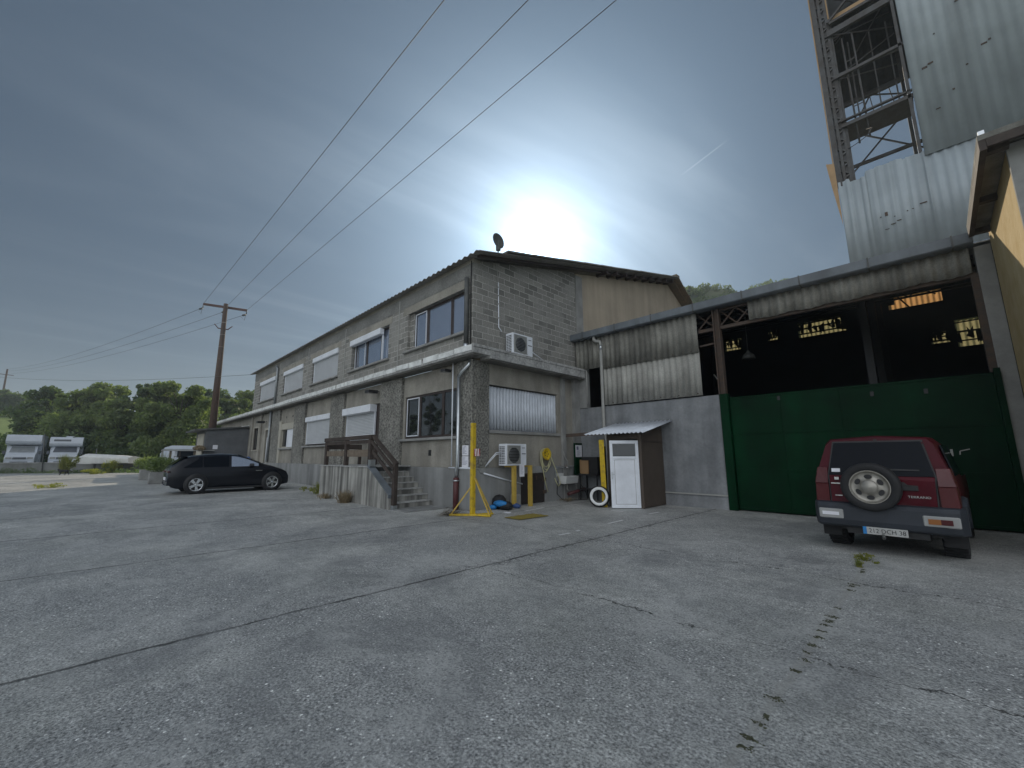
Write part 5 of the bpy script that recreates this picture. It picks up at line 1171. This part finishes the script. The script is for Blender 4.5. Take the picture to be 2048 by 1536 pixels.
m.build('tarpaulin', M['tarp'], t, bevel=.03)
MB().bar(A+L_*.25+nL*.5-Vector((0,0,.75)), A+L_*.95+nL*.5-Vector((0,0,.75)), .8, .12).bar(A+L_*.3+nL*.4-Vector((0,0,.7)), A+L_*.3+nL*.4, .1, .1).bar(A+L_*.85+nL*.4-Vector((0,0,.7)), A+L_*.85+nL*.4, .1, .1).build('trailer_frame', M['steel'], t)

# caravan
pc = atZ(372, 915, 43); d = -Vector((pc.x, pc.y)); t = empty('caravan', (pc.x, pc.y, .26), 'white touring caravan half hidden behind the annex', 'caravan', rz=math.atan2(d.y, d.x)+math.pi/2, local=True)
MB().prism([(-2.0, .45), (3.6, .45), (3.6, 2.35), (3.4, 2.5), (-1.2, 2.55), (-1.75, 2.35), (-2.05, 1.75), (-2.1, 1.0)], lambda a, b, x: (a, x, b), -.0, 2.1).build('body', M['caravan'], t, bevel=.06, seg=3)
MB().box(-.75, .55, -.02, -.001, 1.35, 2.0).box(.62, 2.2, -.02, -.001, 1.35, 2.0).build('side_window', M['cargls'], t); MB().box(-1.5, -.85, -.02, -.001, 1.3, 2.05).build('window_blind', M['moho'], t)
MB().box(-2.0, 3.5, -.015, -.001, 2.12, 2.2).build('trim_strip', M['zincd'], t); wheel(t, (1.0, -.0, .32), (0, -1, 0), .32, .18, 'rim')

# ------------------------------------------------------------------ poles and wires
pb = atZ(424, 870, 36); pt_ = atZ(452, 608, 36)
t = empty('power_pole', (pb.x, pb.y, 0), 'tall brown power pole with a wide crossarm behind the annex', 'power pole')
base = Vector((pb.x, pb.y, .3)); top = Vector((pt_.x, pt_.y, pt_.z))
MB().tube([base, base.lerp(top, .5), top], [.32, .25, .17], 12).build('mast', M['pole'], t)
m = MB()
for k in range(9): p = base.lerp(top, .28+k*.075); m.lathe([(.29-.11*(.28+k*.075), 0), (.292-.11*(.28+k*.075), .04)], p, (0,0,1), 12)
m.build('band', M['pvc'], t)
ea, eb = atZ(407, 608, 36), atZ(494, 621, 36.6)
MB().bar(ea, eb, .14, .2).build('crossarm', M['xarm'], t, bevel=.01)
ps = top-Vector((0, 0, 2.35)); dx_ = (eb-ea).normalized()
MB().bar(ps-dx_*.45, ps+dx_*.45, .08, .08).tube([ps-dx_*.4, ps-dx_*.75+Vector((0,0,.35))], .04, 6).tube([ps+dx_*.4, ps+dx_*.75+Vector((0,0,.35))], .04, 6).build('switch_horn', M['xarm'], t)
far = empty('distant_pole', (0, 0, 0), 'thin distant pole with a crossarm above the trees at the far left', 'power pole')
fb = atZ(2, 812, 95); ft = atZ(15, 738, 95)
MB().tube([(fb.x, fb.y, 3), ft], [.22, .16], 8).build('mast', M['pole'], far); fd = Vector((dx_.x, dx_.y, 0)); fc = atZ(11, 750, 95)
MB().bar(atZ(-6, 747, 95), atZ(27, 751, 95), .12, .14).build('crossarm', M['xarm'], far)
def catenary(a, b, sag, n=24): return [a.lerp(b, i/n)-Vector((0, 0, sag*4*(i/n)*(1-i/n))) for i in range(n+1)]
anch = [ea, ea.lerp(eb, .52), eb]
LB = ['leftmost', 'middle', 'rightmost']
for i, (a, tx, fx) in enumerate(zip(anch, (888, 1056, 1232), (738, 742, 747))):
    e = on(tx, 0, 'z', 13.2); dd = e-a; end = a+dd*1.18
    tag(MB().tube(catenary(a+Vector((0,0,.05)), end, .02), .012, 5).build('power_line', M['wire']), LB[i]+' of the three power lines running overhead from the crossarm to the top edge', 'power line', 'overhead power lines')
    q = a+Vector((0,0,-.38)); dq = (atZ(14+i*4, fx, 95)-q)
    ins = MB(); p0 = q+dq.normalized()*.25
    for k in range(4): c_ = p0+dq.normalized()*.14*k; ins.lathe([(.03,-.05),(.09,0),(.03,.05)], c_, dq.normalized(), 10)
    ins.tube([a, q], .03, 6).build('insulator', M['insul'], t)
    MB().tube([a+Vector((0,0,.05)), a+dq.normalized()*.3-Vector((0,0,.9)), p0+dq.normalized()*.6-Vector((0,0,.2)), p0+dq.normalized()*.9], .015, 5).build('jumper_wire', M['wire'], t)
    tag(MB().tube(catenary(p0+dq.normalized()*.5, q+dq, 1.1), .016, 5).build('power_line', M['wire']), ('upper', 'middle', 'lower')[i]+' of the three faint lines running left from the big pole to the distant pole', 'power line', 'far power lines')
p1 = Vector((XL-.4, 7.86, 8.0)); p2 = atZ(-60, 748, 60)
tag(MB().tube(catenary(p1, p2, .7), .014, 5).build('telephone_wire', M['wire']), 'single slack wire from the far roof corner to the left edge above the trees', 'wire')

# ------------------------------------------------------------------ low wall, fence
wa = atZ(-120, 940, 36.5); wb_ = atZ(305, 940, 38.5); g1 = .12
t = empty('yard_wall', (wa.x, wa.y, 0), 'low grey wall along the far edge of the yard in front of the motorhomes', 'wall')
MB().bar((wa.x, wa.y, .62), (wb_.x, wb_.y, .62), .22, 1.10).build('wall_body', M['lowwall'], t); MB().bar((wa.x, wa.y, 1.20), (wb_.x, wb_.y, 1.20), .32, .07).build('coping', M['slab'], t)
for i, (px, top_, lab) in enumerate(((191, 897, 'thin dark post rising from the wall in front of the boat'), (87, 868, 'thin grey post between the two motorhomes'))):
    p = atZ(px, 930, 37.2); q = atZ(px+3, top_, 37.2); tag(MB().tube([(p.x, p.y, .2), q], .045, 6).build('fence_post', M['steel']), lab, 'post')
# ------------------------------------------------------------------ planters and bench by the annex
def leafcloud(mb, c, r, n, s, flat=.6):
    c = Vector(c)
    for _ in range(n):
        d = Vector((random.gauss(0,1), random.gauss(0,1), random.gauss(0,1))).normalized(); p = c+Vector((d.x*r[0], d.y*r[1], d.z*r[2]))*random.random()**.4
        a = Vector((random.uniform(-1,1), random.uniform(-1,1), random.uniform(-1,1))).normalized(); b = a.orthogonal().normalized(); k = s*random.uniform(.6, 1.4)
        mb.add([p-a*k, p+b*k*flat, p+a*k, p-b*k*flat], [(0,1,2,3)])
    return mb
def stems(mb, c, n, h, spread, w=.006, lean=0.0):
    c = Vector(c)
    for _ in range(n):
        a = random.uniform(0, 2*math.pi); q = c+Vector((math.cos(a), math.sin(a), 0))*spread*random.random()*.5; hh = h*random.uniform(.5, 1.1)
        e = q+Vector((math.cos(a)*spread*random.random()+lean, math.sin(a)*spread*random.random(), hh)); d = Vector((-math.sin(a), math.cos(a), 0))*w
        mid_ = q.lerp(e, .55)+Vector((0, 0, hh*.12)); mb.add([q-d, q+d, mid_+d*.8, mid_-d*.8], [(0,1,2,3)]); mb.add([mid_-d*.8, mid_+d*.8, e], [(0,1,2)])
    return mb
for i, (px, zd, lab, cat_) in enumerate(((296, 26, 'spiky green shrub in a concrete planter, left one of the row by the car', 'planter'), (318, 23, 'leafy shrub in a concrete planter directly behind the black car', 'planter'))):
    p = atZ(px, 950, zd); z0 = gz(p.x); t = empty('shrub_planter', (p.x, p.y, z0), lab, cat_, 'planters beside the car')
    MB().box(p.x-.32, p.x+.32, p.y-.42, p.y+.42, z0, z0+.62).build('planter_box', M['cgrey'], t, bevel=.02); fo_ = MB(); leafcloud(fo_, (p.x, p.y, z0+1.0), (.75, .8, .40), 1400, .05); stems(fo_, (p.x, p.y, z0+.7), 60, .95, .9, .012); fo_.build('foliage', M['leaf'], t)
p = atZ(350, 930, 29.5); z0 = gz(p.x)
t = empty('wooden_stall', (p.x, p.y, z0), 'brown wooden shelter frame with a pale top board behind the black car', 'bench')
e1, e2 = atZ(323, 901, 29), atZ(428, 901, 31)
MB().bar(e1, e2, .7, .05).build('top_board', M['pvc'], t); 
for f_, k_ in ((.02, 'pvc'), (.17, 'wood2'), (.27, 'white'), (.34, 'wood'), (.62, 'wood2')): q = e1.lerp(e2, f_); MB().bar((q.x, q.y, z0), (q.x, q.y, q.z-.03), .12 if k_ != 'wood2' else .42, .09).build('upright_board', M[k_], t)
q = e1.lerp(e2, .7); ds_ = MB(); leafcloud(ds_, (q.x, q.y, q.z+.16), (1.0, .4, .2), 700, .07, .25); tag(ds_.build('dry_brush', M['dry']), 'heap of dry brown branches lying on the wooden shelter top', 'brushwood')

# ------------------------------------------------------------------ cat
def skin(name, verts, edges, radii, mt, parent=None, sub=2, loc=(0,0,0), rz=0):
    me = bpy.data.meshes.new(name); me.from_pydata(verts, edges, []); o = bpy.data.objects.new(name, me); col.objects.link(o); o.location = loc; o.rotation_euler.z = rz
    md = o.modifiers.new('s', 'SKIN'); md.use_smooth_shade = True
    for i, r in enumerate(radii):
        sv = me.skin_vertices[0].data[i]; sv.radius = (r, r) if not isinstance(r, tuple) else r; sv.use_root = (i == 0)
    o.modifiers.new('u', 'SUBSURF').levels = sub; o.modifiers['u'].render_levels = sub; me.materials.append(mt); return o
V = [(0,0,.27),(-.10,0,.275),(-.20,0,.27),(-.27,0,.30),(-.33,0,.335),(-.385,0,.325), (.10,0,.27),(.19,0,.275), (.27,0,.30),(.36,0,.30),(.45,0,.24),(.52,0,.22),
     (-.19,.05,.20),(-.23,.05,.12),(-.28,.05,.03),(-.31,.05,.015), (-.19,-.05,.20),(-.15,-.05,.11),(-.14,-.05,.03),(-.17,-.05,.015),
     (.19,.055,.20),(.23,.06,.14),(.27,.06,.08),(.25,.06,.015), (.19,-.055,.20),(.15,-.06,.13),(.18,-.06,.08),(.13,-.06,.015), (-.33,.035,.385), (-.33,-.035,.385)]
E_ = [(0,1),(1,2),(2,3),(3,4),(4,5),(0,6),(6,7),(7,8),(8,9),(9,10),(10,11),(2,12),(12,13),(13,14),(14,15),(2,16),(16,17),(17,18),(18,19),(7,20),(20,21),(21,22),(22,23),(7,24),(24,25),(25,26),(26,27),(4,28),(4,29)]
Rd = [.075,.073,.066,.045,.055,.028,.075,.065,.028,.022,.020,.018,.03,.022,.018,.018,.03,.022,.018,.018,.042,.028,.018,.018,.042,.028,.018,.018,.012,.012]
cp_ = atZ(126, 952, 31.5)
ct = skin('cat', V, E_, Rd, M['cat'], loc=(cp_.x, cp_.y, gz(cp_.x)-.02), rz=YAW); ct.scale = (1.25,)*3
tag(ct, 'black cat walking to the left across the sunlit concrete', 'cat')

# ------------------------------------------------------------------ trees
def tree_mesh(name, h, r, base, n, leafm, leaf=.16, seed=0, loc=(0,0,0), lumps=26, trunk=.16, label=None, cat='tree', group=None, sparse=1.0):
    random.seed(seed); g_ = np.random.default_rng(seed)
    t = empty(name, loc, label, cat, group); X, Y, Z = loc
    tr_ = MB(); tr_.tube([(X, Y, Z-.3), (X+.1, Y, Z+h*.4), (X+.05, Y+.1, Z+h*.85)], [trunk, trunk*.7, trunk*.25], 8)
    cs = []
    for k in range(lumps):
        v = base+(h-base)*random.random()**.8; f_ = (v-base)/(h-base); rad = r*(1-abs(f_-.42)**2.0*1.55)*random.uniform(.3, 1.05); a = random.uniform(0, 2*math.pi)
        c_ = (X+rad*math.cos(a), Y+rad*math.sin(a), Z+min(v, h*.97)); cs.append((c_, r*random.uniform(.16, .40)*sparse*(1 if f_ < .75 else .62)))
        if k % 2 == 0: tr_.tube([(X, Y, Z+max(.4, v*.6)), ((X+c_[0])/2, (Y+c_[1])/2, Z+v*.85), c_], [trunk*.35, trunk*.2, .02], 5)
    tr_.build('trunk', M['bark'], t)
    C_ = np.array([c for c, _ in cs]); S_ = np.array([s for _, s in cs]); idx = g_.integers(0, len(cs), n)
    d = g_.normal(size=(n, 3)); d /= np.linalg.norm(d, axis=1)[:, None]; P = C_[idx]+d*(S_[idx]*g_.random(n)**.45)[:, None]*np.array([1, 1, .75]); P[:, 2] = np.maximum(P[:, 2], Z+.15)
    a = g_.normal(size=(n, 3)); a /= np.linalg.norm(a, axis=1)[:, None]; b = np.cross(a, g_.normal(size=(n, 3))); b /= np.linalg.norm(b, axis=1)[:, None]; k = (leaf*g_.uniform(.6, 1.4, n))[:, None]
    q = np.stack([P-a*k, P+b*k*.55, P+a*k, P-b*k*.55], 1).reshape(-1, 3)-np.array(loc)
    me = bpy.data.meshes.new('crown'); me.vertices.add(4*n); me.vertices.foreach_set('co', q.ravel().astype(np.float32)); me.loops.add(4*n); me.loops.foreach_set('vertex_index', np.arange(4*n, dtype=np.int32))
    me.polygons.add(n); me.polygons.foreach_set('loop_start', np.arange(0, 4*n, 4, dtype=np.int32)); me.polygons.foreach_set('loop_total', np.full(n, 4, dtype=np.int32)); me.update(calc_edges=True); me.validate()
    me.materials.append(M[leafm]); o = bpy.data.objects.new('crown', me); col.objects.link(o); o.parent = t
    return t
# row behind the motorhomes: (photo x, photo y of the top, distance, radius, leaf material, leaves, label)
TR = [(-34, 782, 86, 4.6, 'leafd', 9000, 'dark bushy tree cut by the left edge below the distant pole'),
 (26, 793, 88, 3.4, 'leafd', 6000, 'small dark tree just right of the distant pole at the left edge'),
 (74, 792, 52, 3.3, 'leafd', 9000, 'spreading dark tree above the gap between the motorhomes'),
 (108, 778, 50, 4.0, 'leafd', 11000, 'dome-topped tree directly above the second motorhome'),
 (152, 792, 47, 3.6, 'leaf', 11000, 'leafy tree above the front end of the covered boat'),
 (198, 776, 48, 4.0, 'leaf', 12000, 'tall green tree above the middle of the covered boat'),
 (252, 764, 54, 3.6, 'leafd', 5000, 'tallest open-crowned tree with sky showing through its top'),
 (240, 800, 46, 3.2, 'leaf', 9000, 'lower green tree in front of the open-crowned one'),
 (292, 782, 48, 3.6, 'leafd', 10000, 'dark tree between the open-crowned tree and the big rounded one'),
 (350, 774, 46, 4.4, 'leaf', 16000, 'big rounded tree with a sunlit right side behind the caravan'),
 (398, 784, 72, 5.5, 'leafd', 9000, 'dark rounded tree farther back just left of the power pole'),
 (450, 800, 66, 4.6, 'leafl', 8000, 'pale hazy tree just right of the power pole'),
 (494, 782, 74, 6.0, 'leafl', 9000, 'pale hazy tree rising behind the far end of the long building')]
for i, (px, py, zd, r, lm, n, lab) in enumerate(TR):
    p = atZ(px, 900, zd); tp = atZ(px, py, zd); z0 = .3 if zd < 80 else 9.8
    tree_mesh('broadleaf_tree', tp.z-z0, r, .5 if zd < 60 else 1.2, n, lm, .19 if zd < 60 else .24, 100+i, (p.x, p.y, z0), lumps=46 if i != 6 else 30, label=lab, group='trees along the far edge', sparse=1 if i != 6 else .62)
tree_mesh('hedge_tree', 4.2, 5.0, .1, 9000, 'leafd', .14, 301, tuple(atZ(105, 905, 52).xy)+(.3,), label='dark undergrowth thicket right behind the two motorhomes', cat='bush', lumps=40)
tree_mesh('hedge_tree', 4.0, 5.0, .1, 10000, 'leafd', .14, 302, tuple(atZ(225, 905, 47).xy)+(.3,), label='dark undergrowth thicket right behind the covered boat', cat='bush', lumps=40)
tree_mesh('hedge_tree', 3.6, 3.6, .1, 8000, 'leafd', .14, 303, tuple(atZ(300, 905, 46).xy)+(.3,), label='dark undergrowth thicket left of the caravan', cat='bush', lumps=40)
tree_mesh('hedge_tree', 6.0, 5.0, .1, 9000, 'leaf', .18, 304, tuple(atZ(425, 905, 58).xy)+(.3,), label='green thicket low behind the base of the power pole', cat='bush', lumps=40)
tree_mesh('hedge_tree', 7.0, 5.0, .1, 8000, 'leaf', .18, 305, tuple(atZ(490, 905, 60).xy)+(.3,), label='green thicket behind the pitched end of the ground-floor roof', cat='bush', lumps=40)
# mirrored in the windows: trees across the yard behind the viewer
for x, y, h, r in ((-50, -16.5, 12.5, 2.0), (-57, -17, 9.5, 2.8), (-49, -21, 8.5, 2.2)):
    tree_mesh('yard_tree', h, r, 1.0, 6000, 'leafd', .2, int(h*10), (x, y, -1.2), label='dark tree reflected in the lower windows' + (' (tall narrow one)' if h > 12 else ' (middle one)' if h > 9 else ' (broad low one)'), group='trees mirrored in the windows')
# forest on the hill: crowns of a far wood read as one mass
random.seed(5); fm = MB()
for k in range(260):
    u = random.uniform(.14, .80); v = random.uniform(.36, .62); x, y, z = hillf(u, v); r_ = random.uniform(1.4, 2.4)
    leafcloud(fm, (x, y, z+r_*.3), (r_, r_, r_*.7), 110, .36)
tag(fm.build('hill_forest', M['leafl']), 'hazy green wood covering the hilltop behind the hangar', 'woodland', kind='stuff')
def hill_tree(px, py_top, py_base, zd, r, lab, n=1800, conifer=False):
    b = atZ(px, py_base, zd); tp = atZ(px, py_top, zd); h = tp.z-b.z
    tree_mesh('hill_tree', h, r, h*.15 if not conifer else h*.35, n, 'leaf', .32, px, (b.x, b.y, b.z-1), lumps=14, label=lab, group='single trees on the hilltop', trunk=.3)
hill_tree(1378, 572, 608, 118, 3.4, 'rounded dark tree on the hill just right of the roof end', 2600)
hill_tree(1421, 564, 600, 120, 1.8, 'slender tree standing alone above the hilltop', 900, True)
hill_tree(1393, 586, 606, 120, 2.2, 'small round tree beside the rounded dark one on the hill', 1200)
hill_tree(1541, 563, 590, 122, 1.5, 'tiny tree on the hill just above the hangar gutter', 700)

# ------------------------------------------------------------------ weeds and dry plants
random.seed(11)
def weed(name, label, pt3, n, h, sp, mt, leaves=0, ls=.03, w=.006, cat='weed', group=None):
    z0 = gz(pt3[0]); m = MB(); stems(m, (pt3[0], pt3[1], z0), n, h, sp, w)
    if leaves:
        for _ in range(7): leafcloud(m, (pt3[0]+random.gauss(0, sp*.55), pt3[1]+random.gauss(0, sp*.55), z0+h*random.uniform(.1, .8)), (sp*.35, sp*.35, h*.22), leaves//7, ls)
    return tag(m.build(name, M[mt]), label, cat, group)
weed('weed_clump', 'green weeds growing against the wall left of the stair', (-18.6, 6.9, 0), 160, .5, .45, 'weed', 500, .028)
weed('weed_clump', 'dry brown weeds growing at the foot of the streaked stair wall', (-14.6, 6.25, 0), 260, .45, .45, 'dry', 120, .02)
weed('weed_clump', 'low dry weeds along the left foot of the streaked stair wall', (-16.4, 6.3, 0), 120, .22, .5, 'dry', 90, .02)
m = MB(); q = on(905, 1030, 'z', 0)
for _ in range(260):
    a = random.uniform(-.5, .9); p = q+Vector((random.gauss(0, .16), random.gauss(0, .16), random.uniform(.0, .12))); d = Vector((math.cos(a)*.8, math.sin(a)*.9, random.uniform(.0, .55)))*random.uniform(.2, .42); s_ = Vector((-d.y, d.x, 0)).normalized()*.004
    m.add([p-d-s_, p-d+s_, p+d+s_*.5, p+d-s_*.5], [(0,1,2,3)])
for i_, v_ in enumerate(m.v): m.v[i_] = (v_[0], v_[1], max(.004, v_[2]))
tag(m.build('straw_bundle', M['dry']), 'bundle of dry twigs lying in front of the maroon pipe boot', 'twigs')
weed('weed_clump', 'tall yellow-green weed in front of the low wall behind the cat', tuple(atZ(128, 940, 34.5)), 300, 1.5, .5, 'weed', 900, .06, .02)
weed('weed_clump', 'sunlit yellow bush at the wall right of the thin dark post', tuple(atZ(222, 935, 36)), 140, 1.1, .6, 'weed', 500, .06, .02)
weed('weed_clump', 'low yellow weed on the sunlit concrete right of the cat', tuple(atZ(188, 942, 33)), 90, .45, .6, 'weed', 300, .05, .015)
weed('weed_clump', 'small green weed patch on the sunlit concrete in front of the cat', tuple(on(103, 972, 'z', .3)), 70, .22, .5, 'weed', 240, .035, .01)
m = MB()
for k in range(26): p = atZ(-60+k*14+random.uniform(-5, 5), 938, 35.6); leafcloud(m, (p.x, p.y, .25+random.uniform(0, .2)), (.5, .5, random.uniform(.25, .5)), 150, .06)
tag(m.build('wall_undergrowth', M['leafd']), 'dark undergrowth running along the foot of the low yard wall', 'undergrowth', kind='stuff')
weed('weed_clump', 'green weed growing from the joint under the offroad car', (-1.02, 8.55, 0), 60, .10, .16, 'weed', 160, .016, .004)
weed('weed_clump', 'small grass tuft in the joint just before the offroad car', (-1.03, 8.0, 0), 60, .12, .07, 'weed', 60, .012, .003)
weed('weed_clump', 'low weeds in the corner beside the hatch and sink', (-9.5, 12.1, 0), 60, .12, .35, 'dry', 60, .02)
weed('weed_clump', 'tuft growing on the ledge beneath the upper air conditioner', (-9.68, 9.9, 0), 0, .1, .1, 'weed')
m = MB(); leafcloud(m, (-9.66, 9.9, 5.05), (.12, .5, .08), 260, .02); o_ = bpy.data.objects['weed_clump']; 
tag(m.build('ledge_tuft', M['dry']), 'brownish tuft growing on the ledge in front of the upper air conditioner', 'weed')
# moss lumps along the joint
m = MB(); random.seed(3); y = 2.3
while y < 7.9:
    if random.random() < .55:
        w = random.uniform(.02, .06); hgt = random.uniform(.015, .03)
        for _ in range(random.randint(12, 40)):
            r_ = random.uniform(.003, .008); m.blob((-.965+random.gauss(0, w*.55), y+random.gauss(0, hgt*.6), .001), (r_*1.3, r_, r_*.7), 6, .3)
    y += random.uniform(.05, .20)
tag(m.build('joint_moss', mat('moss', (.085,.09,.055), .95, var=.5, scale=40, bump=.6, bscale=120)), 'dark moss lumps growing along the joint that runs to the offroad car', 'moss', kind='stuff')

# ------------------------------------------------------------------ hazy air
hv = bpy.data.materials.new('haze_air'); hv.use_nodes = True; hn = hv.node_tree.nodes; hn.clear()
vo_ = hn.new('ShaderNodeVolumePrincipled'); ho = hn.new('ShaderNodeOutputMaterial'); hv.node_tree.links.new(vo_.outputs[0], ho.inputs['Volume'])
vo_.inputs['Color'].default_value = (.74, .88, 1.0, 1); vo_.inputs['Density'].default_value = .0010; vo_.inputs['Anisotropy'].default_value = .3
tag(MB().box(-950, 950, -950, 950, -1.2, 75).build('haze', hv), kind='stuff')
scene.cycles.volume_bounces = 0
